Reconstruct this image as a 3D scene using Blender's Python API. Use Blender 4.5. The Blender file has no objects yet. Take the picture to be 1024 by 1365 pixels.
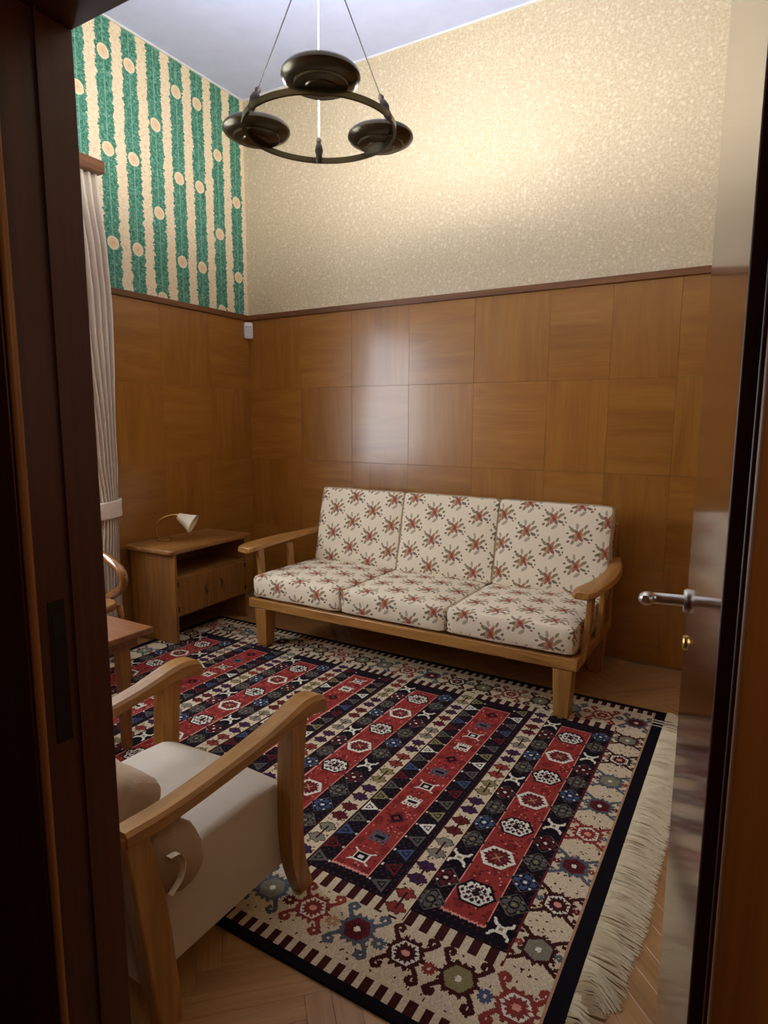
import bpy, bmesh, math, random
import numpy as np
from mathutils import Vector, Matrix, noise as mnoise

SC = bpy.context.scene
COL = SC.collection
PI = math.pi

# ------------------------------------------------------------------ camera
cam_d = bpy.data.cameras.new('camera')
cam = bpy.data.objects.new('camera', cam_d)
COL.objects.link(cam)
SC.camera = cam
cam_d.sensor_fit = 'VERTICAL'
cam_d.sensor_height = 36.0
cam_d.lens = 838.97 / 1365 * 36.0
cam_d.clip_start = 0.02
YAW, PIT, ROL = 0.53661, -0.142096, 0.004314
_F = Vector((-math.sin(YAW) * math.cos(PIT), math.cos(YAW) * math.cos(PIT), math.sin(PIT)))
_R = Vector((math.cos(YAW), math.sin(YAW), 0))
_U = _R.cross(_F)
_R2 = math.cos(ROL) * _R + math.sin(ROL) * _U
_U2 = -math.sin(ROL) * _R + math.cos(ROL) * _U
CAMLOC = Vector((3.76795, -4.09307, 1.5))
cam.matrix_world = Matrix(((_R2.x, _U2.x, -_F.x, CAMLOC.x), (_R2.y, _U2.y, -_F.y, CAMLOC.y),
                           (_R2.z, _U2.z, -_F.z, CAMLOC.z), (0, 0, 0, 1)))

# ------------------------------------------------------------------ world, exposure
W_SKY = 11.5
world = bpy.data.worlds.new('sky')
SC.world = world
world.use_nodes = True
bg = world.node_tree.nodes['Background']
bg.inputs[0].default_value = (0.86, 0.93, 1.0, 1)
bg.inputs[1].default_value = W_SKY
LAMP_W = 39.0           # each of the three uplights
LAMP_C = (1.0, 0.955, 0.92)
CORRIDOR_W = 8.5
SC.view_settings.view_transform = 'Standard'
SC.view_settings.look = 'None'
SC.view_settings.gamma = 1.0
SC.view_settings.use_curve_mapping = False
SC.view_settings.exposure = 0.36
try:
    SC.cycles.use_denoising = True
    SC.cycles.max_bounces = 10
    SC.cycles.diffuse_bounces = 6
    SC.cycles.glossy_bounces = 4
    SC.cycles.sample_clamp_indirect = 6.0
except Exception:
    pass

# window portal: lets the sky be sampled through the window opening
pd = bpy.data.lights.new('window_portal', 'AREA')
pd.shape = 'RECTANGLE'
pd.size = 1.61
pd.size_y = 1.46
pd.cycles.is_portal = True
po = bpy.data.objects.new('window_portal', pd)
COL.objects.link(po)
po.location = (-0.16, -2.57, 1.755)
po.rotation_euler = (0, -PI / 2, 0)


# ================================================================== helpers
def lin(c):
    return tuple(((v / 255) / 12.92 if v / 255 <= 0.04045 else ((v / 255 + 0.055) / 1.055) ** 2.4) for v in c)


def rgba(c):
    return lin(c) + (1.0,)


def tag(o, label=None, cat=None, group=None, kind=None):
    if label: o['label'] = label
    if cat: o['category'] = cat
    if group: o['group'] = group
    if kind: o['kind'] = kind
    return o


def empty(name, loc, label=None, cat=None, group=None, kind=None, rz=0.0):
    o = bpy.data.objects.new(name, None)
    COL.objects.link(o)
    o.location = loc
    o.rotation_euler = (0, 0, rz)
    o.empty_display_size = 0.1
    return tag(o, label, cat, group, kind)


def pworld(p):
    v = Vector((0, 0, 0))
    while p is not None:
        v += Vector(p.location)
        p = p.parent
    return v


class MB:
    """collects shapes; build() links them as one mesh object"""

    def __init__(s):
        s.v, s.f, s.uv = [], [], None

    def add(s, vs, fs):
        n = len(s.v)
        s.v += [tuple(v) for v in vs]
        s.f += [tuple(i + n for i in f) for f in fs]
        return s

    def box(s, x0, x1, y0, y1, z0, z1):
        vs = [(x0, y0, z0), (x1, y0, z0), (x1, y1, z0), (x0, y1, z0), (x0, y0, z1), (x1, y0, z1), (x1, y1, z1), (x0, y1, z1)]
        return s.add(vs, [(0, 3, 2, 1), (4, 5, 6, 7), (0, 1, 5, 4), (1, 2, 6, 5), (2, 3, 7, 6), (3, 0, 4, 7)])

    def loft(s, rings, cap=True, close=False):
        n = len(rings[0])
        vs = [v for r in rings for v in r]
        fs = []
        m = len(rings)
        for i in range(m - 1 if not close else m):
            for j in range(n):
                a, b = i * n + j, i * n + (j + 1) % n
                c, d = ((i + 1) % m) * n + (j + 1) % n, ((i + 1) % m) * n + j
                fs.append((a, b, c, d))
        if cap and not close:
            fs.append(tuple(range(n - 1, -1, -1)))
            fs.append(tuple((m - 1) * n + j for j in range(n)))
        return s.add(vs, fs)

    def lathe(s, prof, c, n=32, axis=None, closed_profile=False):
        """prof: list of (r, h) ; axis: Vector direction"""
        c = Vector(c)
        ax = Vector(axis or (0, 0, 1)).normalized()
        q = Vector((0, 0, 1)).rotation_difference(ax)
        rings = []
        for r, h in prof:
            rings.append([tuple(c + q @ Vector((r * math.cos(2 * PI * k / n), r * math.sin(2 * PI * k / n), h))) for k in range(n)])
        return s.loft(rings, cap=not closed_profile, close=closed_profile)

    def tube(s, pts, rad, n=8, close=False, flat=None):
        pts = [Vector(p) for p in pts]
        m = len(pts)
        if not hasattr(rad, '__len__'): rad = [rad] * m
        up = Vector((0, 0, 1))
        rings = []
        prev = None
        for i, p in enumerate(pts):
            if close:
                t = pts[(i + 1) % m] - pts[i - 1]
            else:
                t = pts[min(i + 1, m - 1)] - pts[max(i - 1, 0)]
            t.normalize()
            if prev is None:
                a = up if abs(t.dot(up)) < 0.95 else Vector((1, 0, 0))
                u = (a - t * a.dot(t)).normalized()
            else:
                u = (prev - t * prev.dot(t)).normalized()
            prev = u
            w = t.cross(u)
            fa = flat or (1, 1)
            rings.append([tuple(p + rad[i] * (fa[0] * u * math.cos(2 * PI * k / n) + fa[1] * w * math.sin(2 * PI * k / n))) for k in range(n)])
        return s.loft(rings, cap=not close, close=close)

    def build(s, name, mat, parent=None, origin=None, smooth=False, bevel=0.0, seg=2, sub=0, local=False):
        me = bpy.data.meshes.new(name)
        base = Vector((0, 0, 0))
        pw = pworld(parent)
        if not local:
            base = Vector(origin) if origin is not None else pw
        me.from_pydata([tuple(Vector(v) - base) for v in s.v], [], s.f)
        me.update()
        if s.uv is not None:
            ul = me.uv_layers.new(name='UVMap')
            flat = [c for f in s.uv for q in f for c in q]
            ul.data.foreach_set('uv', flat)
        for m in (mat if isinstance(mat, (list, tuple)) else [mat]):
            me.materials.append(m)
        o = bpy.data.objects.new(name, me)
        COL.objects.link(o)
        if parent is not None:
            o.parent = parent
        if not local:
            o.location = base - pw
        if smooth:
            me.polygons.foreach_set('use_smooth', [True] * len(me.polygons))
        if bevel > 0:
            b = o.modifiers.new('bevel', 'BEVEL')
            b.width = bevel
            b.segments = seg
            b.limit_method = 'ANGLE'
            b.angle_limit = math.radians(40)
        if sub:
            d = o.modifiers.new('sub', 'SUBSURF')
            d.levels = sub
            d.render_levels = sub
        if smooth or bevel > 0:
            try:
                me.set_sharp_from_angle(angle=math.radians(35))
                me.polygons.foreach_set('use_smooth', [True] * len(me.polygons))
            except Exception:
                pass
        return o


def smoothpath(pts, n=6):
    """Catmull-Rom through pts (any dimension)"""
    P = [np.array(p, float) for p in pts]
    P = [2 * P[0] - P[1]] + P + [2 * P[-1] - P[-2]]
    out = []
    for i in range(1, len(P) - 2):
        for k in range(n):
            t = k / n
            a, b, c, d = P[i - 1], P[i], P[i + 1], P[i + 2]
            out.append(0.5 * ((2 * b) + (c - a) * t + (2 * a - 5 * b + 4 * c - d) * t * t + (3 * b - a - 3 * c + d) * t ** 3))
    out.append(P[-2])
    return out


# ================================================================== materials
class NT:
    def __init__(s, name):
        s.m = bpy.data.materials.new(name)
        s.m.use_nodes = True
        s.t = s.m.node_tree
        s.n = s.t.nodes
        s.p = s.n['Principled BSDF']
        s.out = s.n['Material Output']

    def node(s, typ, **kw):
        n = s.n.new(typ)
        for k, v in kw.items(): setattr(n, k, v)
        return n

    def link(s, a, b):
        s.t.links.new(a, b)

    def inp(s, sock, v):
        if hasattr(v, 'is_output') or hasattr(v, 'links'):
            s.link(v, sock)
        else:
            sock.default_value = v

    def math(s, op, a, b=0.0, c=None):
        n = s.node('ShaderNodeMath', operation=op)
        s.inp(n.inputs[0], a)
        s.inp(n.inputs[1], b)
        if c is not None: s.inp(n.inputs[2], c)
        return n.outputs[0]

    def vmath(s, op, a, b=None, scale=None):
        n = s.node('ShaderNodeVectorMath', operation=op)
        s.inp(n.inputs[0], a)
        if b is not None: s.inp(n.inputs[1], b)
        if scale is not None: s.inp(n.inputs[3], scale)
        return n.outputs['Value'] if op in ('LENGTH', 'DOT_PRODUCT', 'DISTANCE') else n.outputs[0]

    def mix(s, f, a, b):
        n = s.node('ShaderNodeMix', data_type='RGBA')
        s.inp(n.inputs[0], f)
        s.inp(n.inputs[6], a)
        s.inp(n.inputs[7], b)
        return n.outputs[2]

    def noise(s, vec, scale=5, detail=2, rough=0.5, dist=0.0):
        n = s.node('ShaderNodeTexNoise')
        s.inp(n.inputs['Vector'], vec)
        n.inputs['Scale'].default_value = scale
        n.inputs['Detail'].default_value = detail
        n.inputs['Roughness'].default_value = rough
        n.inputs['Distortion'].default_value = dist
        return n.outputs[0]

    def ramp(s, fac, stops):
        n = s.node('ShaderNodeValToRGB')
        s.inp(n.inputs[0], fac)
        e = n.color_ramp.elements
        while len(e) < len(stops): e.new(0.5)
        for q, (pos, c) in zip(e, stops):
            q.position = pos
            q.color = c if len(c) == 4 else rgba(c)
        return n.outputs[0]

    def bump(s, h, strength=0.2, dist=0.01):
        n = s.node('ShaderNodeBump')
        n.inputs['Strength'].default_value = strength
        n.inputs['Distance'].default_value = dist
        s.link(h, n.inputs['Height'])
        s.link(n.outputs[0], s.p.inputs['Normal'])

    def objco(s, rand=True):
        tc = s.node('ShaderNodeTexCoord')
        v = tc.outputs['Object']
        if rand:
            oi = s.node('ShaderNodeObjectInfo')
            r = s.vmath('SCALE', (7.3, 3.1, 5.7), scale=oi.outputs['Random'])
            v = s.vmath('ADD', v, r)
        return v


def plain(name, c, rough=0.5, metal=0.0, coat=0.0, spec=0.5):
    t = NT(name)
    t.p.inputs['Base Color'].default_value = rgba(c)
    t.p.inputs['Roughness'].default_value = rough
    t.p.inputs['Metallic'].default_value = metal
    t.p.inputs['Coat Weight'].default_value = coat
    t.p.inputs['Specular IOR Level'].default_value = spec
    # faint wear so that the surface is not a flat colour
    nz = t.noise(t.objco(), 9, 3)
    col = t.mix(t.math('MULTIPLY', nz, 0.35), rgba(c), rgba(tuple(max(0, v * 0.8) for v in c)))
    t.link(col, t.p.inputs['Base Color'])
    return t.m


def wood(name, dark, mid, light, axis=2, rough=0.35, coat=0.0, coat_r=0.1, vary=0.25, across=11.0, along=1.0, bump=0.05):
    t = NT(name)
    co = t.objco()
    sc = [across] * 3
    sc[axis] = along
    v = t.vmath('MULTIPLY', co, tuple(sc))
    n1 = t.noise(v, 1.0, 5, 0.6, 1.2)
    sc2 = [150.0] * 3
    sc2[axis] = 5.0
    n2 = t.noise(t.vmath('MULTIPLY', co, tuple(sc2)), 1.0, 2, 0.5)
    col = t.ramp(n1, [(0.28, dark), (0.5, mid), (0.74, light)])
    fac = t.math('MULTIPLY_ADD', n2, 0.4, 0.8)
    mul = t.node('ShaderNodeMix', data_type='RGBA', blend_type='MULTIPLY')
    mul.inputs[0].default_value = 1.0
    t.link(col, mul.inputs[6])
    cc = t.node('ShaderNodeCombineColor')
    oi = t.node('ShaderNodeObjectInfo')
    f2 = t.math('MULTIPLY', fac, t.math('MULTIPLY_ADD', oi.outputs['Random'], vary, 1.0 - vary / 2))
    for i in range(3): t.link(f2, cc.inputs[i])
    t.link(cc.outputs[0], mul.inputs[7])
    t.link(mul.outputs[2], t.p.inputs['Base Color'])
    t.p.inputs['Roughness'].default_value = rough
    t.p.inputs['Coat Weight'].default_value = coat
    t.p.inputs['Coat Roughness'].default_value = coat_r
    if bump: t.bump(n2, bump, 0.002)
    return t.m


M = {}
VEN = ((134, 85, 28), (148, 97, 35), (161, 110, 45))
M['veneer_v'] = wood('veneer_upright', *VEN, axis=2, rough=0.32, coat=0.5, coat_r=0.17, vary=0.10, across=9, along=0.9)
M['veneer_hx'] = wood('veneer_level_x', *VEN, axis=0, rough=0.32, coat=0.5, coat_r=0.17, vary=0.10, across=9, along=0.9)
M['veneer_hy'] = wood('veneer_level_y', *VEN, axis=1, rough=0.32, coat=0.5, coat_r=0.17, vary=0.10, across=9, along=0.9)
M['rail_x'] = wood('rail_wood_x', (84, 50, 24), (108, 66, 34), (126, 82, 46), axis=0, rough=0.4)
M['rail_y'] = wood('rail_wood_y', (84, 50, 24), (108, 66, 34), (126, 82, 46), axis=1, rough=0.4)
OAK = ((130, 87, 38), (158, 111, 53), (182, 135, 72))
for i, a in enumerate('xyz'):
    M['oak_' + a] = wood('oak_' + a, *OAK, axis=i, rough=0.36, coat=0.2, coat_r=0.2, across=22, along=1.6, vary=0.12)
CAB = ((110, 71, 31), (136, 91, 41), (154, 108, 53))
for i, a in enumerate('xyz'):
    M['cab_' + a] = wood('cabinet_wood_' + a, *CAB, axis=i, rough=0.45, coat=0.1, coat_r=0.3, across=18, along=1.6, vary=0.12)
M['cab_dark'] = wood('cabinet_handle_wood', (66, 40, 18), (84, 52, 24), (98, 64, 32), axis=2, rough=0.45, across=18, along=1.6)
M['door'] = wood('door_lacquer', (58, 27, 11), (78, 38, 16), (98, 52, 24), axis=2, rough=0.16, coat=0.45, coat_r=0.09, across=16, along=0.5, vary=0.05, bump=0.02)
M['jamb'] = wood('jamb_wood', (52, 22, 10), (68, 30, 13), (82, 40, 18), axis=2, rough=0.45, across=20, along=0.6, vary=0.05)
M['jamb_x'] = wood('jamb_wood_level', (52, 22, 10), (68, 30, 13), (82, 40, 18), axis=0, rough=0.45, across=20, along=0.6, vary=0.05)
M['casing'] = wood('casing_wood', (110, 66, 28), (136, 86, 40), (156, 104, 52), axis=2, rough=0.45, across=20, along=0.6, vary=0.05)
M['parquet'] = wood('parquet_oak', (140, 100, 56), (158, 116, 68), (174, 132, 82), axis=0, rough=0.35, coat=0.25, coat_r=0.2, across=24, along=1.5, vary=0.16)
M['subfloor'] = plain('subfloor', (70, 48, 28), 0.8)
M['table'] = wood('table_wood', (104, 64, 38), (128, 82, 50), (146, 98, 62), axis=0, rough=0.3, coat=0.4, coat_r=0.12, across=18, along=1.4)
M['bentwood'] = wood('bentwood_lacquer', (110, 66, 28), (140, 92, 46), (164, 116, 66), axis=0, rough=0.2, coat=1.0, coat_r=0.04, across=18, along=1.4)
M['ceiling'] = plain('ceiling_paint', (206, 217, 252), 0.9, spec=0.1)
M['white'] = plain('white_paint', (232, 232, 232), 0.6)
M['plastic'] = plain('white_plastic', (226, 226, 230), 0.4)
M['plastic_grey'] = plain('grey_plastic', (165, 165, 172), 0.4)
M['bronze'] = plain('dark_bronze', (74, 66, 48), 0.25, 0.75)
M['bronze_in'] = plain('bowl_inside', (225, 220, 205), 0.5)
M['iron'] = plain('dark_leather_knot', (44, 31, 25), 0.6)
M['wire'] = plain('dark_wire', (30, 26, 24), 0.6, 0.0)
M['cable'] = plain('white_cable', (230, 230, 228), 0.5)
M['brass'] = plain('brass', (190, 150, 80), 0.28, 1.0)
M['chrome'] = plain('satin_nickel', (226, 224, 220), 0.30, 1.0)
M['iron_dark'] = plain('dark_iron', (46, 38, 34), 0.45, 0.7)
M['shade'] = plain('lamp_enamel', (240, 232, 206), 0.4)
M['black'] = plain('recess_shade_black', (14, 10, 8), 0.8)  # near black, stands for the shade inside the latch slot


def cloth(name, c, c2, scale=260, rough=0.9, bump=0.25):
    t = NT(name)
    co = t.objco(False)
    w = t.noise(co, scale, 2)
    big = t.noise(co, 6, 3)
    col = t.mix(t.math('MULTIPLY_ADD', w, 0.6, t.math('MULTIPLY_ADD', big, 0.4, 0.0)), rgba(c), rgba(c2))
    t.link(col, t.p.inputs['Base Color'])
    t.p.inputs['Roughness'].default_value = rough
    t.p.inputs['Specular IOR Level'].default_value = 0.15
    t.p.inputs['Sheen Weight'].default_value = 0.15
    t.bump(w, bump, 0.002)
    return t.m


M['upholstery'] = cloth('armchair_linen', (206, 196, 178), (176, 164, 146))
M['back_cloth'] = cloth('back_cushion_linen', (180, 156, 124), (142, 117, 88), bump=0.5)
M['strap'] = cloth('tie_tape', (244, 236, 214), (226, 214, 188))
M['curtain'] = cloth('curtain_cotton', (232, 224, 212), (212, 202, 190), scale=400)
M['fringe'] = cloth('fringe_wool', (240, 230, 202), (206, 190, 154), scale=40)
M['piping'] = cloth('cushion_piping', (190, 172, 146), (150, 126, 104))


def glass_mat():
    t = NT('window_glass')
    tr = t.node('ShaderNodeBsdfTransparent')
    gl = t.node('ShaderNodeBsdfGlossy')
    gl.inputs['Roughness'].default_value = 0.02
    mx = t.node('ShaderNodeMixShader')
    mx.inputs[0].default_value = 0.07
    t.link(tr.outputs[0], mx.inputs[1])
    t.link(gl.outputs[0], mx.inputs[2])
    t.link(mx.outputs[0], t.out.inputs[0])
    return t.m


M['glass'] = glass_mat()


def paper_cream():
    t = NT('cream_wallpaper')
    co = t.objco(False)
    n1 = t.noise(co, 62, 3, 0.6, 0.6)
    n2 = t.noise(co, 130, 2, 0.6)
    vo = t.node('ShaderNodeTexVoronoi')
    t.link(co, vo.inputs['Vector'])
    vo.inputs['Scale'].default_value = 25
    blob = t.math('SUBTRACT', 0.30, vo.outputs['Distance'])
    f = t.math('ADD', t.math('MULTIPLY', n1, 0.7), t.math('MULTIPLY', n2, 0.35))
    col = t.ramp(f, [(0.36, (190, 174, 142)), (0.52, (204, 189, 158)), (0.70, (222, 210, 184))])
    col = t.mix(t.math('MINIMUM', t.math('MAXIMUM', t.math('MULTIPLY', blob, 4.0), 0.0), 0.45), col, rgba((234, 223, 197)))
    t.link(col, t.p.inputs['Base Color'])
    t.p.inputs['Roughness'].default_value = 0.62
    t.p.inputs['Specular IOR Level'].default_value = 0.25
    return t.m


M['paper_cream'] = paper_cream()


def paper_green():
    """upright leafy stripes with round flower heads; wall runs along y, coordinates in metres"""
    t = NT('green_stripe_wallpaper')
    co = t.objco(False)
    sp = t.node('ShaderNodeSeparateXYZ')
    t.link(co, sp.inputs[0])
    y, z = sp.outputs[1], sp.outputs[2]
    yy = t.math('DIVIDE', t.math('SUBTRACT', -0.0985, y), 0.1945)      # 0 at first green column
    col_i = t.math('ROUND', yy)
    fu = t.math('SUBTRACT', yy, col_i)                                  # -.5 .. .5, green centre at 0
    au = t.math('ABSOLUTE', fu)
    # ragged leaf edge
    nz = t.noise(t.vmath('MULTIPLY', co, (1, 16, 46)), 1.0, 3, 0.65, 0.8)
    nz2 = t.noise(t.vmath('MULTIPLY', co, (1, 12, 15)), 1.0, 1, 0.5)
    edge = t.math('ADD', au, t.math('ADD', t.math('MULTIPLY', t.math('SUBTRACT', nz, 0.5), 0.34), t.math('MULTIPLY', t.math('SUBTRACT', nz2, 0.5), 0.12)))
    is_cream = t.math('GREATER_THAN', edge, 0.298)
    leaf = t.noise(t.vmath('MULTIPLY', co, (1, 55, 60)), 1.0, 3, 0.65, 1.0)
    green = t.ramp(leaf, [(0.33, (40, 96, 78)), (0.5, (72, 134, 112)), (0.66, (128, 178, 156))])
    cr = t.noise(t.vmath('MULTIPLY', co, (1, 50, 70)), 1.0, 3, 0.7, 0.5)
    cream = t.ramp(cr, [(0.3, (204, 178, 138)), (0.45, (230, 212, 176)), (0.65, (240, 226, 196))])
    col = t.mix(is_cream, green, cream)
    stem = t.math('LESS_THAN', au, 0.02)
    col = t.mix(t.math('MULTIPLY', stem, 0.6), col, rgba((140, 186, 158)))
    # flower heads
    off = t.math('COMPARE', t.math('MODULO', t.math('ADD', col_i, 30.0), 3.0), 1.0, 0.1)
    zz = t.math('DIVIDE', t.math('SUBTRACT', z, t.math('MULTIPLY_ADD', off, -0.289, 2.662)), 0.578)
    fz = t.math('SUBTRACT', zz, t.math('ROUND', zz))
    du = t.math('MULTIPLY', fu, 0.1945)
    dz = t.math('MULTIPLY', fz, 0.578)
    r = t.math('SQRT', t.math('ADD', t.math('MULTIPLY', du, du), t.math('MULTIPLY', dz, dz)))
    rn = t.math('ADD', r, t.math('MULTIPLY', t.math('SUBTRACT', nz, 0.5), 0.012))
    col = t.mix(t.math('LESS_THAN', rn, 0.044), col, rgba((232, 216, 180)))
    col = t.mix(t.math('LESS_THAN', rn, 0.032), col, rgba((228, 202, 164)))
    col = t.mix(t.math('LESS_THAN', rn, 0.010), col, rgba((222, 186, 146)))
    t.link(col, t.p.inputs['Base Color'])
    t.p.inputs['Roughness'].default_value = 0.7
    t.p.inputs['Specular IOR Level'].default_value = 0.2
    return t.m


M['paper_green'] = paper_green()


def floral():
    t = NT('floral_cotton')
    tc = t.node('ShaderNodeTexCoord')
    uvw = tc.outputs['UV']
    wob = t.noise(uvw, 60, 2)
    sp = t.node('ShaderNodeSeparateXYZ')
    t.link(uvw, sp.inputs[0])
    PX, PY = 0.158, 0.182
    u = t.math('DIVIDE', sp.outputs[0], PX)
    iu = t.math('FLOOR', u)
    fu = t.math('MULTIPLY', t.math('SUBTRACT', t.math('SUBTRACT', u, iu), 0.5), PX)
    odd = t.math('MODULO', t.math('ADD', iu, 200.0), 2.0)
    v = t.math('ADD', t.math('DIVIDE', sp.outputs[1], PY), t.math('MULTIPLY', odd, 0.5))
    iv = t.math('FLOOR', v)
    fv = t.math('MULTIPLY', t.math('SUBTRACT', t.math('SUBTRACT', v, iv), 0.5), PY)
    cb = t.node('ShaderNodeCombineXYZ')
    t.link(fu, cb.inputs[0])
    t.link(fv, cb.inputs[1])
    wv = t.node('ShaderNodeCombineXYZ')
    w2 = t.math('MULTIPLY', t.math('SUBTRACT', wob, 0.5), 0.012)
    t.link(w2, wv.inputs[0])
    t.link(w2, wv.inputs[1])
    P = t.vmath('ADD', cb.outputs[0], wv.outputs[0])
    weave = t.noise(uvw, 420, 1)
    col = t.mix(weave, rgba((236, 226, 204)), rgba((210, 196, 170)))
    RED, DR, GR, DG, TAN, GREY = (158, 82, 66), (120, 66, 56), (118, 112, 82), (86, 82, 64), (164, 128, 92), (158, 150, 132)
    blobs = []
    for k, a in enumerate((15, 70, 128, 185, 245, 305)):
        c = (TAN, RED, DR, TAN, RED, DR)[k]
        blobs.append((0.017 * math.cos(math.radians(a)), 0.017 * math.sin(math.radians(a)), 0.018, 0.0085, a, c))
    for (x, y, rx, ry, a, c) in [(-.034, .024, .016, .008, 140, GR), (.037, .020, .017, .0075, 30, GR), (.036, -.014, .016, .007, -20, DG), (-.037, -.010, .014, .007, 200, DG),
                                 (.008, -.044, .019, .008, 40, GREY), (-.012, .044, .016, .007, 100, GREY), (.056, .006, .007, .006, 0, DG), (.052, -.030, .007, .005, 0, DR),
                                 (-.056, .008, .007, .005, 0, DG), (-.048, .040, .006, .005, 0, DG), (.030, .046, .013, .006, 60, GR), (-.028, -.036, .014, .007, 60, GR),
                                 (.063, -.016, .005, .005, 0, DG), (-.050, -.034, .008, .006, 30, DR), (.014, .030, .010, .006, 80, TAN), (-.022, -.016, .010, .006, 20, TAN)]:
        blobs.append((x, y, rx, ry, a, c))
    blobs.append((0, 0, 0.0095, 0.0085, 0, (156, 64, 50)))
    for (x, y, rx, ry, a, c) in [tuple(1.18 * q for q in b_[:4]) + b_[4:] for b_ in blobs]:
        d = t.vmath('SUBTRACT', P, (x, y, 0))
        ca, sa = math.cos(math.radians(a)), math.sin(math.radians(a))
        d1 = t.vmath('DOT_PRODUCT', d, (ca / rx, sa / rx, 0))
        d2 = t.vmath('DOT_PRODUCT', d, (-sa / ry, ca / ry, 0))
        q = t.math('ADD', t.math('MULTIPLY', d1, d1), t.math('MULTIPLY', d2, d2))
        col = t.mix(t.math('MULTIPLY', t.math('LESS_THAN', q, 1.0), 0.88), col, rgba(c))
    t.link(col, t.p.inputs['Base Color'])
    t.p.inputs['Roughness'].default_value = 0.85
    t.p.inputs['Specular IOR Level'].default_value = 0.2
    t.bump(t.noise(uvw, 26, 3), 0.25, 0.006)
    return t.m


M['floral'] = floral()


def rug_mat():
    t = NT('kilim_wool')
    at = t.node('ShaderNodeAttribute')
    at.attribute_name = 'weave'
    co = t.objco(False)
    nz = t.noise(co, 330, 2)
    mul = t.node('ShaderNodeMix', data_type='RGBA', blend_type='MULTIPLY')
    mul.inputs[0].default_value = 1.0
    t.link(at.outputs['Color'], mul.inputs[6])
    cc = t.node('ShaderNodeCombineColor')
    f = t.math('MULTIPLY_ADD', nz, 0.7, 0.65)
    for i in range(3): t.link(f, cc.inputs[i])
    t.link(cc.outputs[0], mul.inputs[7])
    t.link(mul.outputs[2], t.p.inputs['Base Color'])
    t.p.inputs['Roughness'].default_value = 0.95
    t.p.inputs['Specular IOR Level'].default_value = 0.1
    t.bump(nz, 0.5, 0.004)
    return t.m


M['rug'] = rug_mat()

# ================================================================== the room shell
RX, RY0, RZ = 4.04, -3.373, 4.036        # right wall, door wall (room side), ceiling
ZR = 2.370                               # top of the dado rail
TW = 0.132                               # door wall thickness
DX0, DX1, DZ = 2.733, 3.748, 2.142       # door opening
WY0, WY1, WZ0, WZ1 = -3.30, -1.84, 0.95, 2.56  # window opening in the left wall

# floor with herringbone blocks
floor = MB().box(-0.3, RX + 0.2, -5.2, 0.2, -0.30, -0.016).build('floor', M['subfloor'])
tag(floor, 'honey oak herringbone parquet floor of the room', 'floor', kind='structure')
RUG = (0.27, 3.46, -2.89, -0.685)
bl, bw = 0.42, 0.07


def block_mesh(name):
    bm = bmesh.new()
    bmesh.ops.create_cube(bm, size=1.0)
    for v in bm.verts:
        v.co.x *= bl - 0.0007
        v.co.y *= bw - 0.0007
        v.co.z *= 0.016
    top = [e for e in bm.edges if all(v.co.z > 0 for v in e.verts)]
    bmesh.ops.bevel(bm, geom=top, offset=0.0007, segments=1, affect='EDGES')
    me = bpy.data.meshes.new(name)
    bm.to_mesh(me)
    bm.free()
    me.materials.append(M['parquet'])
    return me


bmesh_block = block_mesh('parquet_block')
blocks = []
R45 = math.radians(45)
k = int(bl / bw)
c45, s45 = math.cos(R45), math.sin(R45)
for i in range(-70, 120):
    for j in range(-30, 40):
        # herringbone: at step i along the diagonal one level and one upright block
        for o in (0, 1):
            if o == 0:
                u = i * bw + j * 2 * bl
                x, y = u + bl / 2, i * bw + bw / 2
                ang = 0
            else:
                u = i * bw + j * 2 * bl
                x, y = u + bl + bw / 2, i * bw + bw - bl / 2 + 0 * bw
                ang = PI / 2
            X, Y = 2.0 + c45 * x - s45 * y, -1.9 + s45 * x + c45 * y
            blocks.append((X, Y, ang + R45))
inside = [b for b in blocks if -0.25 < b[0] < RX + 0.15 and RY0 - 0.3 < b[1] < 0.15]


def hidden_by_rug(b):
    hx = abs(math.cos(b[2])) * bl / 2 + abs(math.sin(b[2])) * bw / 2
    hy = abs(math.sin(b[2])) * bl / 2 + abs(math.cos(b[2])) * bw / 2
    return RUG[0] < b[0] - hx and b[0] + hx < RUG[1] and RUG[2] < b[1] - hy and b[1] + hy < RUG[3]


CUT = []
for b in inside:
    hx = abs(math.cos(b[2])) * bl / 2 + abs(math.sin(b[2])) * bw / 2
    hy = abs(math.sin(b[2])) * bl / 2 + abs(math.cos(b[2])) * bw / 2
    CUT.append(b)


def clipped_block(b, zt=0.0, zb=-0.016):
    """block outline clipped to the room rectangle"""
    pts = []
    for sx, sy in ((-1, -1), (1, -1), (1, 1), (-1, 1)):
        x, y = sx * (bl - 0.0007) / 2, sy * (bw - 0.0007) / 2
        pts.append((b[0] + math.cos(b[2]) * x - math.sin(b[2]) * y, b[1] + math.sin(b[2]) * x + math.cos(b[2]) * y))
    for ax, val, sg in ((0, 0.0, 1), (0, RX, -1), (1, RY0 - TW, 1), (1, 0.0, -1)):
        out = []
        for q in range(len(pts)):
            a, c = pts[q], pts[(q + 1) % len(pts)]
            ia, ic = sg * (a[ax] - val) >= 0, sg * (c[ax] - val) >= 0
            if ia: out.append(a)
            if ia != ic:
                tt = (val - a[ax]) / (c[ax] - a[ax])
                out.append((a[0] + tt * (c[0] - a[0]), a[1] + tt * (c[1] - a[1])))
        pts = out
        if len(pts) < 3: return None
    return pts


def seen_rank(b):
    # how large a block can show: nearer to the doorway first, those the rug hides last
    d = math.hypot(b[0] - 3.768, b[1] + 4.093)
    behind_door = b[0] > 3.66 + 0.08 * (b[1] + 2.5) and b[1] < -1.0
    return (1 if hidden_by_rug(b) else 0, 1 if behind_door else 0, d)


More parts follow.
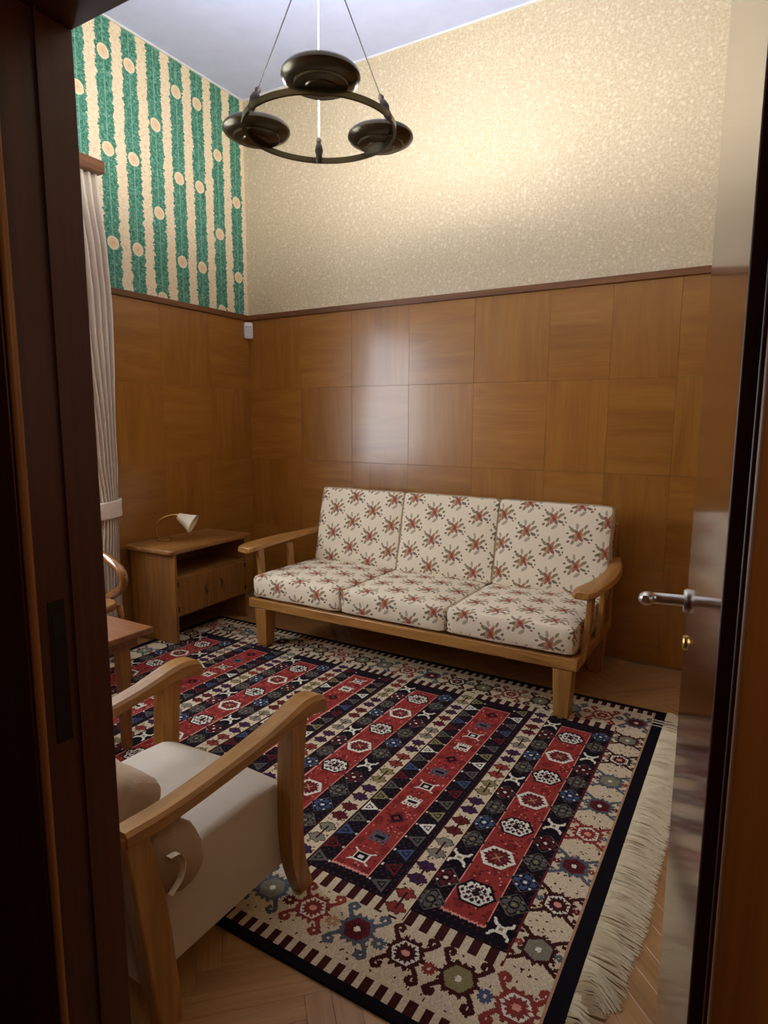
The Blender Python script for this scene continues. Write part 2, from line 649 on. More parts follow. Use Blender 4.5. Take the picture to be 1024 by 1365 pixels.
CUT.sort(key=seen_rank)
nblk = 0
rest = MB()
for b in CUT:
    pts = clipped_block(b)
    if not pts: continue
    if nblk < 300 and not hidden_by_rug(b):
        full = len(pts) == 4 and abs(math.hypot(pts[0][0] - pts[1][0], pts[0][1] - pts[1][1]) - (bl - 0.0007)) < 1e-6 and abs(math.hypot(pts[2][0] - pts[1][0], pts[2][1] - pts[1][1]) - (bw - 0.0007)) < 1e-6
        if full:
            o = bpy.data.objects.new('parquet_block', bmesh_block)
            COL.objects.link(o)
            o.location = (b[0], b[1], -0.008)
            o.rotation_euler = (0, 0, b[2])
            o.parent = floor
        else:
            n = len(pts)
            ca, sa = math.cos(b[2]), math.sin(b[2])
            m = MB()
            lp = [((x - b[0]) * ca + (y - b[1]) * sa, -(x - b[0]) * sa + (y - b[1]) * ca) for x, y in pts]
            m.loft([[(x, y, -0.008) for x, y in lp], [(x, y, 0.008) for x, y in lp]])
            o = m.build('parquet_block', M['parquet'], floor, local=True)
            o.location = (b[0], b[1], -0.008)
            o.rotation_euler = (0, 0, b[2])
        nblk += 1
    else:
        m = len(pts)
        rest.loft([[(x, y, -0.016) for x, y in pts], [(x, y, 0.0) for x, y in pts]])
if rest.v:
    o = rest.build('parquet_under_rug', M['parquet'], floor)
    o['kind'] = 'stuff'
    o['label'] = 'parquet blocks hidden beneath the rug'

ceil = MB().box(-0.2, RX + 0.2, RY0 - TW, 0.2, RZ, RZ + 0.12).build('ceiling', M['ceiling'])
tag(ceil, 'pale lavender white ceiling', 'ceiling', kind='structure')

wb = MB().box(-0.2, RX + 0.2, 0.0, 0.2, -0.016, RZ).build('wall_back', M['paper_cream'])
tag(wb, 'wall behind the sofa, cream sprigged wallpaper above veneer panels', 'wall', kind='structure')
wl = MB()
wl.box(-0.2, 0, WY1, 0, -0.016, RZ).box(-0.2, 0, RY0 - TW, WY0, -0.016, RZ).box(-0.2, 0, WY0, WY1, -0.016, WZ0).box(-0.2, 0, WY0, WY1, WZ1, RZ)
wl = wl.build('wall_left', M['paper_green'])
tag(wl, 'window wall with green and cream striped flower wallpaper above veneer panels', 'wall', kind='structure')
wr = MB().box(RX, RX + 0.2, RY0 - TW, 0.0, -0.016, RZ).build('wall_right', M['paper_cream'])
tag(wr, 'cream papered side wall behind the open door', 'wall', kind='structure')
wf = MB().box(0, DX0 - 0.03, RY0 - TW, RY0, -0.016, RZ).box(DX1 + 0.03, RX, RY0 - TW, RY0, -0.016, RZ).box(DX0 - 0.03, DX1 + 0.03, RY0 - TW, RY0, DZ + 0.03, RZ)
wf = wf.build('wall_front', M['paper_cream'])
tag(wf, 'wall that holds the doorway', 'wall', kind='structure')

# veneer panels, each a board of its own with a hairline joint
TH = 0.014
random.seed(4)


def panel_wall(wall, us, zs, place, hmat):
    for a in range(len(us) - 1):
        for b in range(len(zs) - 1):
            u0, u1, z0, z1 = us[a], us[a + 1], zs[b], zs[b + 1]
            g = 0.0004
            d = TH + random.uniform(-0.0006, 0.0006)
            m = MB()
            cx = place(m, u0 + g, u1 - g, z0 + g, z1 - g, d)
            m.build('veneer_panel', M['veneer_v'] if (a + b) % 2 else hmat, wall, origin=cx, bevel=0.0007, seg=1)


ZROWS = [0.012, 0.62, 1.19, 1.766, ZR - 0.042]


def place_back(m, u0, u1, z0, z1, d):
    m.box(u0, u1, -d, 0.0, z0, z1)
    return ((u0 + u1) / 2, -d / 2, (z0 + z1) / 2)


def place_left(m, u0, u1, z0, z1, d):
    m.box(0.0, d, u0, u1, z0, z1)
    return (d / 2, (u0 + u1) / 2, (z0 + z1) / 2)


def place_right(m, u0, u1, z0, z1, d):
    m.box(RX - d, RX, u0, u1, z0, z1)
    return (RX - d / 2, (u0 + u1) / 2, (z0 + z1) / 2)


def place_front(m, u0, u1, z0, z1, d):
    m.box(u0, u1, RY0, RY0 + d, z0, z1)
    return ((u0 + u1) / 2, RY0 + d / 2, (z0 + z1) / 2)


panel_wall(wb, [0.0, 0.56, 1.05, 1.545, 2.05, 2.56, 2.942, 3.32, 3.68, RX - 0.016], ZROWS, place_back, M['veneer_hx'])
panel_wall(wl, [-1.66, -1.39, -0.93, -0.46, -0.0150], ZROWS, place_left, M['veneer_hy'])
panel_wall(wl, [RY0 + 0.016, -2.9, -2.42, -1.94, -1.66], [0.012, 0.46, 0.90], place_left, M['veneer_hy'])
panel_wall(wr, [RY0 + 0.016, -2.86, -2.38, -1.9, -1.43, -0.95, -0.48, -0.0165], ZROWS, place_right, M['veneer_hy'])
panel_wall(wf, [0.0165, 0.55, 1.10, 1.64, 2.18, DX0 - 0.10], ZROWS, place_front, M['veneer_hx'])

# dado rails and the white strip under the ceiling
t = MB().box(0, RX, -0.030, 0, ZR - 0.042, ZR).build('trim_1', M['rail_x'], bevel=0.004)
tag(t, 'brown dado rail above the panels behind the sofa', 'trim', kind='structure')
t = MB().box(0, 0.030, WY1 + 0.04, -0.030, ZR - 0.042, ZR).build('trim_2', M['rail_y'], bevel=0.004)
tag(t, 'brown dado rail above the panels of the window wall', 'trim', kind='structure')
t = MB().box(RX - 0.03, RX, RY0, -0.030, ZR - 0.042, ZR).build('trim_3', M['rail_y'], bevel=0.004)
tag(t, 'brown dado rail on the wall behind the open door', 'trim', kind='structure')
t = MB().box(0, DX0 - 0.10, RY0, RY0 + 0.03, ZR - 0.042, ZR).build('trim_4', M['rail_x'], bevel=0.004)
tag(t, 'brown dado rail beside the doorway', 'trim', kind='structure')
t = MB().box(0, RX, -0.012, 0, RZ - 0.012, RZ).box(0, 0.012, RY0, -0.012, RZ - 0.012, RZ).build('trim_5', M['white'])
tag(t, 'thin white strip between wallpaper and ceiling', 'trim', kind='structure')

# window in the left wall (its light falls in beside the curtain)
win = empty('window_1', (0, (WY0 + WY1) / 2, WZ0), 'white framed window beside the pale curtain, daylight behind', 'window', kind='structure')
m = MB()
fw = 0.06
m.box(-0.14, -0.06, WY0, WY0 + fw, WZ0, WZ1).box(-0.14, -0.06, WY1 - fw, WY1, WZ0, WZ1)
m.box(-0.14, -0.06, WY0 + fw, WY1 - fw, WZ0, WZ0 + fw).box(-0.14, -0.06, WY0 + fw, WY1 - fw, WZ1 - fw, WZ1)
ym = (WY0 + WY1) / 2
m.box(-0.135, -0.065, ym - 0.03, ym + 0.03, WZ0 + fw, WZ1 - fw)
m.build('window_frame', M['white'], win, bevel=0.003)
for a, b in ((WY0 + fw, ym - 0.03), (ym + 0.03, WY1 - fw)):
    MB().box(-0.103, -0.098, a, b, WZ0 + fw, WZ1 - fw).build('pane', M['glass'], win)
MB().box(-0.06, 0.06, WY0 - 0.02, WY1 + 0.02, WZ0 - 0.035, WZ0 - 0.001).build('window_sill', M['white'], win, bevel=0.004)

# corridor behind the camera
CY = -5.1
t = MB().box(1.5, 4.9, CY - 0.1, CY, 0, 2.7).build('wall_corridor', M['casing'])
tag(t, 'wood clad rear wall of the corridor', 'wall', kind='structure')
t = MB().box(1.4, 1.5, CY, RY0 - TW, 0, 2.7).build('wall_corridor_end', M['casing'])
tag(t, 'wood clad far end of the corridor', 'wall', kind='structure')
t = MB().box(4.9, 5.0, CY, RY0 - TW, 0, 2.7).build('wall_corridor_side', M['casing'])
tag(t, 'wood clad near end of the corridor', 'wall', kind='structure')
t = MB().box(1.4, 5.0, CY - 0.1, RY0 - TW - 0.001, 2.7, 2.8).build('ceiling_corridor', M['ceiling'])
tag(t, 'low ceiling of the corridor', 'ceiling', kind='structure')
t = MB().box(RX, 4.95, RY0 - TW, RY0 - TW + 0.1, -0.016, 2.7).build('wall_corridor_front', M['casing'])
tag(t, 'corridor wall next to the doorway', 'wall', kind='structure')
t = MB().box(1.4, 5.0, CY - 0.1, RY0 - TW - 0.002, -0.016, 0.0).build('floor_corridor', M['subfloor'])
tag(t, 'dark floor of the corridor', 'floor', kind='structure')
ld = bpy.data.lights.new('corridor_light', 'POINT')
ld.energy = CORRIDOR_W
ld.color = (1.0, 0.72, 0.42)
ld.shadow_soft_size = 0.08
lo = bpy.data.objects.new('corridor_light', ld)
COL.objects.link(lo)
lo.location = (4.3, -4.05, 1.9)

# door frame
fr = empty('trim_6', ((DX0 + DX1) / 2, RY0 - TW / 2, 0), 'dark stained wooden frame of the doorway', 'door frame', kind='structure')
YC = RY0 - TW
jl = MB().box(DX0 - 0.03, DX0, YC, RY0, 0, DZ).build('jamb', M['jamb'], fr, bevel=0.002)
MB().box(DX0, DX0 + 0.006, YC + 0.062, YC + 0.066, 0.0, DZ).build('groove_bead', M['jamb'], jl)
# strike plate on the left jamb; a black block paints the latch slot's shade
ys = 0.622
yl = -4.093 + ys
MB().box(DX0, DX0 + 0.002, yl - 0.016, yl + 0.014, 0.93, 1.19).build('strike_plate', M['iron_dark'], jl, bevel=0.0006)
MB().box(DX0 + 0.0015, DX0 + 0.003, yl - 0.010, yl + 0.010, 1.125, 1.165).build('latch_slot_shade', M['black'], jl)
jr = MB().box(DX1, DX1 + 0.03, YC + 0.05, RY0, 0, DZ).box(DX1 + 0.014, DX1 + 0.03, YC, YC + 0.05, 0, DZ).build('jamb', M['jamb'], fr, bevel=0.002)
MB().box(DX0 - 0.03, DX1 + 0.03, YC, RY0, DZ, DZ + 0.03).build('header', M['jamb_x'], fr, bevel=0.002)
# casings: on the corridor side and on the room side
MB().tube([(DX0 - 0.006, YC - 0.004, 0.0), (DX0 - 0.006, YC - 0.004, DZ + 0.01)], 0.008, 12).build('bead', M['casing'], fr, smooth=True)
MB().box(DX0 - 0.42, DX0 - 0.018, YC - 0.012, YC, 0, DZ + 0.10).build('casing', M['jamb'], fr, bevel=0.002)
MB().box(DX1 + 0.018, DX1 + 0.11, YC - 0.016, YC, 0, DZ + 0.10).build('casing', M['casing'], fr, bevel=0.004)
MB().box(DX0 - 0.018, DX1 + 0.018, YC - 0.014, YC, DZ + 0.012, DZ + 0.10).build('casing', M['jamb_x'], fr, bevel=0.004)
MB().box(DX0 - 0.10, DX0 - 0.030, RY0, RY0 + 0.016, 0, DZ + 0.09).build('casing', M['jamb'], fr, bevel=0.004)
MB().box(DX0 - 0.030, DX1 + 0.09, RY0, RY0 + 0.016, DZ + 0.035, DZ + 0.09).build('casing', M['jamb_x'], fr, bevel=0.004)

# door leaf, open into the room
HX, HY = DX1 + 0.001, RY0 + 0.004
EX, EY = 3.6745, -2.862
leaf_len = math.hypot(EX - HX, EY - HY)
door_rz = math.atan2(EY - HY, EX - HX)
door = empty('door_1', (HX, HY, 0.0), 'glossy dark brown wooden door leaf standing open with lever handle', 'door', kind='structure', rz=door_rz)
LH = DZ + 0.02
# local x runs along the leaf, local +y is the face turned to the doorway, the leaf lies on the -y side
lf = MB().box(0.0, leaf_len, -0.042, 0.0, 0.006, LH).build('leaf', M['door'], door, local=True, bevel=0.003)
MB().box(leaf_len - 0.0005, leaf_len + 0.0012, -0.032, -0.010, 1.02, 1.26).build('lock_faceplate', M['iron_dark'], lf, local=True)
hz = 1.193
xh = leaf_len - 0.045
h = MB()
h.lathe([(0.0, 0), (0.021, 0), (0.0215, 0.004), (0.019, 0.008), (0.0, 0.008)], (xh, 0, hz), 24, axis=(0, 1, 0))
rose = h.build('rose', M['chrome'], door, local=True, smooth=True)
h = MB()
path = smoothpath([(xh, 0.006, hz), (xh, 0.03, hz), (xh - 0.001, 0.050, hz), (xh - 0.007, 0.062, hz + 0.001), (xh - 0.020, 0.068, hz + 0.003), (xh - 0.045, 0.070, hz + 0.008)], 5)
h.tube(path, [0.0100] * 12 + [0.0100, 0.0102, 0.0104, 0.0106, 0.011, 0.0112, 0.0115, 0.012, 0.012, 0.0125, 0.0125, 0.012, 0.010, 0.006], 16)
h.build('lever_handle', M['chrome'], door, local=True, smooth=True)
h = MB()
h.lathe([(0.0, 0), (0.013, 0), (0.013, 0.003), (0.011, 0.005), (0.0, 0.005)], (xh, 0, hz - 0.075), 20, axis=(0, 1, 0))
h.build('keyhole_plate', M['brass'], door, local=True, smooth=True)
for zz in (0.25, 1.9):
    MB().lathe([(0.0, 0), (0.007, 0), (0.007, 0.09), (0.0, 0.09)], (0.0, -0.046, zz), 12).build('hinge', M['iron_dark'], door, local=True, smooth=True)

# ================================================================== rug
exec_rug = True
x0, x1, y0, y1 = RUG
CS = 0.004
nx, ny = int(round((x1 - x0) / CS)), int(round((y1 - y0) / CS))
gx = x0 + (np.arange(nx) + 0.5) * (x1 - x0) / nx
gy = y0 + (np.arange(ny) + 0.5) * (y1 - y0) / ny
XX, YY = np.meshgrid(gx, gy, indexing='ij')
PAL = {n: np.array(lin(c)) for n, c in dict(
    cream=(198, 182, 152), black=(17, 13, 20), navy=(19, 16, 23), dgrey=(88, 84, 78), dblue=(62, 76, 106), red=(140, 50, 44), red2=(118, 38, 36), maroon=(88, 30, 34), brown=(60, 24, 22),
    blue=(66, 78, 104), slate=(78, 86, 94), olive=(126, 118, 80), grey=(120, 116, 102), purple=(58, 34, 66), white=(212, 208, 190),
    pink=(206, 140, 124), rust=(126, 52, 44), teal=(80, 104, 110), tan=(170, 130, 100)).items()}
IMG = np.zeros((nx, ny, 3))
rs = np.random.RandomState(7)


CLIP = [None]


def paint(mask, c, sl=None):
    if CLIP[0] is not None: mask = mask & (CLIP[0] if sl is None else CLIP[0][sl])
    if sl is None:
        IMG[mask] = PAL[c]
    else:
        IMG[sl][mask] = PAL[c]


def win_(cx, cy, rx, ry=None):
    ry = ry or rx
    i0, i1 = np.searchsorted(gx, [cx - rx, cx + rx])
    j0, j1 = np.searchsorted(gy, [cy - ry, cy + ry])
    sl = (slice(i0, i1), slice(j0, j1))
    return sl, XX[sl] - cx, YY[sl] - cy


def seg(u, v, a, b):
    ax, ay, bx, by = *a, *b
    dx, dy = bx - ax, by - ay
    tt = np.clip(((u - ax) * dx + (v - ay) * dy) / (dx * dx + dy * dy + 1e-12), 0, 1)
    return np.hypot(u - ax - tt * dx, v - ay - tt * dy)


def hexm(u, v):
    return np.maximum(np.abs(u), np.abs(u) * 0.5 + np.abs(v) * 0.866)


def saw(x, pitch):
    f = np.mod(x / pitch, 1.0)
    return 1 - np.abs(f - 0.5) * 2


def medallion(cx, cy, body, core, swap=False, s=1.0):
    sl, u, v = win_(cx, cy, 0.088 * s)
    if swap: u, v = v, u
    u, v = u / s, v / s
    # four hooked arms
    for su in (-1, 1):
        for sv in (-1, 1):
            a = [(0.030, 0.022), (0.050, 0.046), (0.060, 0.062), (0.050, 0.072), (0.038, 0.066), (0.040, 0.056)]
            for q in range(len(a) - 1):
                d = seg(u, v, (su * a[q][1], sv * a[q][0]), (su * a[q + 1][1], sv * a[q + 1][0]))
                paint(d < 0.0064, body, sl)
    h = hexm(u, v)
    ring = np.abs(np.arctan2(v, u))
    th = 0.010 * saw(np.arctan2(v, u) + 0.2, 2 * PI / 16)
    paint(h < 0.040 + th, body, sl)
    paint(h < 0.033, 'white' if core == 'white' else core, sl)
    if core == 'white':
        paint(h < 0.031 - 0.010 * saw(np.arctan2(v, u), 2 * PI / 14), body, sl)
        paint(h < 0.010, 'pink', sl)
    else:
        paint((h < 0.024) & (saw(np.arctan2(v, u), 2 * PI / 10) > 0.55) & (h > 0.006), 'olive' if core in ('grey', 'olive', 'slate') else 'brown', sl)
        paint(h < 0.008, 'white', sl)


def jag(cx, cy, c, r=0.03):
    sl, u, v = win_(cx, cy, r * 1.5)
    a = np.arctan2(v, u)
    paint(hexm(u, v) < r * (0.72 + 0.35 * saw(a, 2 * PI / 12)), c, sl)
    paint(np.hypot(u, v) < r * 0.22, 'cream', sl)


def dots(xa, xb, ya, yb, n, c, r=0.0042):
    for _ in range(n):
        sl, u, v = win_(rs.uniform(xa, xb), rs.uniform(ya, yb), r * 2)
        if u.size: paint(np.hypot(u, v) < r, c, sl)


IMG[:] = PAL['black']
# cream border all round
bxa, bxb, bya, byb = x0 + 0.055, x1 - 0.055, y0 + 0.032, y1 - 0.032
paint((XX > bxa) & (XX < bxb) & (YY > bya) & (YY < byb), 'cream')
FX0, FX1, FY0, FY1 = x0 + (3.46 - 3.262), 3.262, -2.575, -1.0
# outer teeth on the long sides
for edge, sg in ((bya, 1), (byb, -1)):
    d = (YY - edge) * sg
    tooth = np.mod(XX / 0.0455, 1.0) < 0.55
    paint((d > -0.001) & (d < 0.044) & tooth & (XX > bxa) & (XX < bxb), 'brown')
paint((YY > bya) & (YY < byb) & ((np.abs(XX - bxa) < 0.005) | (np.abs(XX - bxb) < 0.005)), 'tan')
dots(bxa + .01, bxb - .01, -2.80, -2.61, 420, 'brown', 0.0036)
dots(bxa + .01, bxb - .01, -0.97, -0.78, 420, 'brown', 0.0036)
dots(FX1 + .01, bxb - .01, -2.6, -1.0, 200, 'brown', 0.0036)
CLIP[0] = (XX > bxa + 0.004) & (XX < bxb - 0.004) & (YY > bya + 0.03) & (YY < byb - 0.03)
# medallions
cyc = [('brown', 'white'), ('brown', 'grey'), ('rust', 'white'), ('slate', 'maroon'), ('brown', 'white'), ('slate', 'brown'), ('maroon', 'white')]
for kx in range(-1, 20):
    mx = 3.338 - 0.1633 * kx
    if mx < x0 + 0.09 or mx > x1 - 0.09: continue
    for kk, my in enumerate((-2.692, -0.883)):
        b, c = [('rust', 'white'), ('brown', 'olive'), ('brown', 'white'), ('slate', 'maroon'), ('rust', 'white'), ('slate', 'grey'), ('brown', 'grey')][(kx + 3 * kk) % 7]
        medallion(mx, my, b, c, swap=True, s=1.16)
        jag(mx - 0.0817, my + (0.012 if kk else -0.012), ['blue', 'rust', 'slate', 'tan', 'maroon'][kx % 5], 0.022)
for ex in (3.333, x0 + 0.127):
    for ky in range(8):
        my = -2.487 + 0.199 * ky
        b, c = [('brown', 'grey'), ('brown', 'white'), ('slate', 'maroon'), ('rust', 'white'), ('slate', 'maroon'), ('slate', 'grey'), ('brown', 'white'), ('brown', 'grey')][ky]
        medallion(ex, my, b, c, s=1.10)
        for sx in (-1, 1):
            jag(ex + sx * 0.058, my + 0.1 * 0, ['rust', 'slate', 'maroon'][(ky + (sx > 0)) % 3], 0.013)
CLIP[0] = None
# field
fld = (XX > FX0) & (XX < FX1) & (YY > FY0) & (YY < FY1)
paint(fld, 'navy')
for e in (FX0, FX1):
    paint((np.abs(XX - e) < 0.004) & (YY > FY0 - .02) & (YY < FY1 + .02), 'maroon')
# inner teeth
for edge, sg in ((FY0, -1), (FY1, 1)):
    d = (YY - edge) * sg
    tooth = np.mod((XX + 0.012) / 0.0520, 1.0) < 0.52
    paint((d > -0.03) & (d < 0.028) & (XX > FX0 - 0.01) & (XX < FX1) & tooth, 'brown')
    paint((d > -0.03) & (d < 0.0) & (XX > FX0) & (XX < FX1) & ~tooth, 'cream')
# small dark lozenge texture of the ground
lz = (saw(XX, 0.024) + saw(YY, 0.026))
g2 = (XX > FX0) & (XX < FX1) & (YY > FY0 + .03) & (YY < FY1 - .03)
paint(g2 & (lz > 1.62), 'maroon')
paint(g2 & (lz < 0.16), 'dblue')


def star(cx, cy, c, dot='white'):
    sl, u, v = win_(cx, cy, 0.05)
    a, r = np.arctan2(v, u), np.hypot(u, v)
    paint(np.abs(u) + np.abs(v) < 0.054, 'dgrey', sl)
    paint(np.abs(u) + np.abs(v) < 0.049, 'black', sl)
    paint(r < 0.020 + 0.019 * (np.abs(np.cos(2 * a)) ** 2 + 0.0), c, sl)
    paint((r < 0.038) & (r > 0.026) & (np.abs(np.sin(2 * a)) > 0.9), c, sl)
    paint((r > 0.012) & (r < 0.018), 'black', sl)
    paint(r < 0.007, dot, sl)
    for q in range(8):
        aa = q * PI / 4
        paint(np.hypot(u - 0.031 * math.cos(aa), v - 0.031 * math.sin(aa)) < 0.0042, dot if q % 2 else c, sl)


def xhook(cx, cy):
    sl, u, v = win_(cx, cy, 0.05)
    paint(np.abs(u) + np.abs(v) < 0.052, 'black', sl)
    paint((np.abs(u) < 0.016) & (np.abs(v) < 0.016), 'white', sl)
    for su in (-1, 1):
        for sv in (-1, 1):
            paint(seg(u, v, (su * .012, sv * .012), (su * .026, sv * .022)) < 0.0055, 'white', sl)
            paint(seg(u, v, (su * .026, sv * .022), (su * .030, sv * .034)) < 0.0045, 'white', sl)
    paint((np.abs(u) < 0.007) & (np.abs(v) < 0.007), 'olive', sl)


def leaf_tri(cx, cy, c, flip):
    sl, u, v = win_(cx, cy, 0.05)
    if flip: u = -u
    tri = (u > -0.028) & (u < 0.03) & (np.abs(v) < 0.034 * (0.03 - u) / 0.058)
    paint(tri, c, sl)
    paint((u > -0.020) & (u < 0.006) & (np.abs(v) < 0.018 * (0.012 - u) / 0.032), 'black', sl)
    paint((u > -0.016) & (u < 0.0) & (np.abs(v) < 0.009 * (0.004 - u) / 0.02), c, sl)
    paint(np.hypot(u - 0.036, v) < 0.005, 'white', sl)


for k in range(7):
    rc = 3.098 - 0.411 * k
    # red band
    rx0_, rx1_ = rc - 0.0745, rc + 0.0745
    zz = 0.006 * saw(XX, 0.014)
    inb = (XX > rx0_) & (XX < rx1_) & (YY > -2.497 + zz) & (YY < -1.108)
    paint(inb, 'pink')
    ins = (XX > rx0_ + .006) & (XX < rx1_ - .006) & (YY > -2.488 + zz) & (YY < -1.115)
    paint(ins, 'red')
    blot = np.sin(XX * 61 + k) * np.sin(YY * 47 + 2 * k) > 0.55
    paint(ins & blot, 'red2')
    dots(rx0_ + .015, rx1_ - .015, -2.47, -1.13, 230, 'maroon', 0.0048)
    dots(rx0_ + .015, rx1_ - .015, -2.47, -1.13, 110, 'pink', 0.0034)
    if k % 2 == 0:
        for q in range(7):
            hy = -2.375 + 0.1942 * q
            sl, u, v = win_(rc - 0.004, hy, 0.085)
            h = np.maximum(np.abs(v) * 1.0, np.abs(v) * 0.5 + np.abs(u) * 0.80)
            an = np.arctan2(v, u)
            if q % 2 == 0:
                paint(h < 0.055, 'black', sl)
                sw = saw(u, 0.022) * 0.6 + saw(v + 0.006, 0.026) * 0.6
                paint((h < 0.047) & (sw > 0.46) & (h > 0.012), 'white', sl)
                paint((h < 0.040) & (sw > 0.92), 'slate', sl)
                paint((h < 0.03) & (saw(an, 2 * PI / 8) > 0.72), 'maroon', sl)
            else:
                paint(h < 0.055, 'red2', sl)
                paint(h < 0.052, 'white', sl)
                paint(h < 0.044 - 0.010 * saw(an, 2 * PI / 16), 'maroon', sl)
                paint((h < 0.028) & (saw(an + .3, 2 * PI / 8) > 0.6) & (h > 0.01), 'rust', sl)
                paint((np.abs(np.abs(u) - np.abs(v)) < 0.004) & (h < 0.018), 'tan', sl)
    else:
        for q in range(11):
            hy = -2.42 + 0.124 * q
            sl, u, v = win_(rc, hy, 0.06)
            r = np.maximum(np.abs(u), np.abs(v))
            kind = (q + k) % 4
            if kind in (0, 2):
                c = 'white' if kind == 0 else 'slate'
                for su in (-1, 0, 1):
                    for sv in (-1, 1):
                        paint(np.hypot(u - su * .024, v - sv * .022) < 0.0105, c, sl)
                        paint(np.hypot(u - su * .024, v - sv * .022) < 0.0045, 'maroon', sl)
                paint((np.abs(u) < .032) & (np.abs(v) < .015), c, sl)
                paint((np.abs(u) < .020) & (np.abs(v) < .008), 'black', sl)
            elif kind == 1:
                paint((np.abs(u) < .028) & (np.abs(v) < .024), 'white', sl)
                paint((np.abs(u) < .021) & (np.abs(v) < .017), 'black' if k % 3 else 'blue', sl)
                paint((np.abs(u) < .011) & (np.abs(v) < .008), 'white', sl)
                for su in (-1, 1):
                    for sv in (-1, 1):
                        paint(seg(u, v, (su * .026, sv * .022), (su * .040, sv * .032)) < 0.0036, 'white', sl)
            else:
                paint(np.abs(u) + np.abs(v) < .036, 'maroon', sl)
                paint((np.abs(u) + np.abs(v) < .026), 'black', sl)
                paint((np.abs(u) + np.abs(v) < .013), 'rust', sl)
    # columns of stars or leaves on either side
    for side in (-1, 1):
        sx = rc + side * 0.117
        if sx > FX1 or sx < FX0: continue
        n = 14
        for q in range(n):
            sy = -2.472 + 0.1125 * q
            if sy > FY1 - 0.05: continue
            if k % 2 == 0:
                kk = (q + (2 if side > 0 else 0)) % 5
                if kk == 2:
                    xhook(sx, sy)
                else:
                    star(sx, sy, ['dgrey', 'maroon', '', 'dgrey', 'dblue'][kk], 'white' if kk in (1, 4) else 'olive')
        if k % 2 == 1:
            for q in range(18):
                sy = -2.495 + 0.0835 * q
                if sy > FY1 - 0.04: continue
                leaf_tri(sx, sy, ['olive', 'dgrey', 'maroon', 'dblue', 'dgrey', 'white'][(q + k) % 6], side > 0)
    # cream strip with paired hearts
    wc = 2.903 - 0.411 * k
    if wc < FX0 + 0.05: continue
    st = (XX > wc - 0.047) & (XX < wc + 0.047) & (YY > FY0 - 0.02) & (YY < FY1 + 0.02)
    paint(st, 'brown')
    paint((np.abs(XX - wc) < 0.0395) & (YY > FY0 - 0.02) & (YY < FY1 + 0.02), 'cream')
    dots(wc - .034, wc + .034, FY0, FY1, 150, 'brown', 0.0036)
    for q in range(12):
        py = -2.525 + 0.1445 * q
        if py > FY1 - 0.03: continue
        c = ['rust', 'purple', 'grey', 'maroon', 'purple', 'olive'][(q + k) % 6]
        sl, u, v = win_(wc, py, 0.075)
        for sg in (-1, 1):
            w = v - sg * 0.034
            rr = np.hypot(u * 0.90, w * 1.22) - 0.004 * np.cos(6 * np.arctan2(w, u))
            paint(rr < 0.030, 'brown', sl)
            paint(rr < 0.026, c, sl)
        paint((np.abs(u) < 0.0035) & (np.abs(v) < 0.04), 'brown', sl)
# white ties across the dark edge
for ty in (-0.800, -0.828, -0.862):
    paint((XX > x1 - 0.06) & (np.abs(YY - ty) < 0.005), 'white')
IMG *= (1.0 + 0.10 * rs.standard_normal((nx, ny)))[..., None]
IMG = np.clip(IMG, 0.001, 1)

ZT = 0.009
zg = ZT + 0.0009 * np.sin(np.linspace(0, 60, nx + 1))[:, None] * np.sin(np.linspace(0, 41, ny + 1))[None, :]
vx = np.linspace(x0, x1, nx + 1)
vy = np.linspace(y0, y1, ny + 1)
VX, VY = np.meshgrid(vx, vy, indexing='ij')
RC = Vector(((x0 + x1) / 2, (y0 + y1) / 2, 0.0))
top = np.stack([VX - RC.x, VY - RC.y, zg], -1).reshape(-1, 3)
idx = np.arange((nx + 1) * (ny + 1)).reshape(nx + 1, ny + 1)
quads = np.stack([idx[:-1, :-1], idx[1:, :-1], idx[1:, 1:], idx[:-1, 1:]], -1).reshape(-1, 4)
# border skirt
loop = list(idx[:, 0]) + list(idx[-1, 1:]) + list(idx[-2::-1, -1]) + list(idx[0, -2:0:-1])
low = top[loop].copy()
low[:, 2] = 0.0008
nb = len(top)
ls = np.arange(len(loop))
sk = np.stack([np.array(loop), nb + ls, nb + np.roll(ls, -1), np.roll(np.array(loop), -1)], -1)
V = np.concatenate([top, low])
Fq = np.concatenate([quads, sk])
me = bpy.data.meshes.new('weave')
me.vertices.add(len(V))
me.vertices.foreach_set('co', V.ravel())
me.loops.add(len(Fq) * 4)
me.loops.foreach_set('vertex_index', Fq.ravel().astype(np.int32))
me.polygons.add(len(Fq))
me.polygons.foreach_set('loop_start', np.arange(0, len(Fq) * 4, 4, dtype=np.int32))
try:
    me.polygons.foreach_set('loop_total', np.full(len(Fq), 4, dtype=np.int32))
except Exception:
    pass
me.update(calc_edges=True)
at = me.attributes.new('weave', 'FLOAT_COLOR', 'FACE')
colr = np.ones((len(Fq), 4), dtype=np.float32)
colr[:nx * ny, :3] = IMG.reshape(-1, 3)
colr[nx * ny:, :3] = PAL['black']
at.data.foreach_set('color', colr.ravel())
me.materials.append(M['rug'])
rug = empty('rug', RC, 'patterned kilim rug with red bands, cream border and wool fringe on the parquet', 'rug')
o = bpy.data.objects.new('weave', me)
COL.objects.link(o)
o.parent = rug

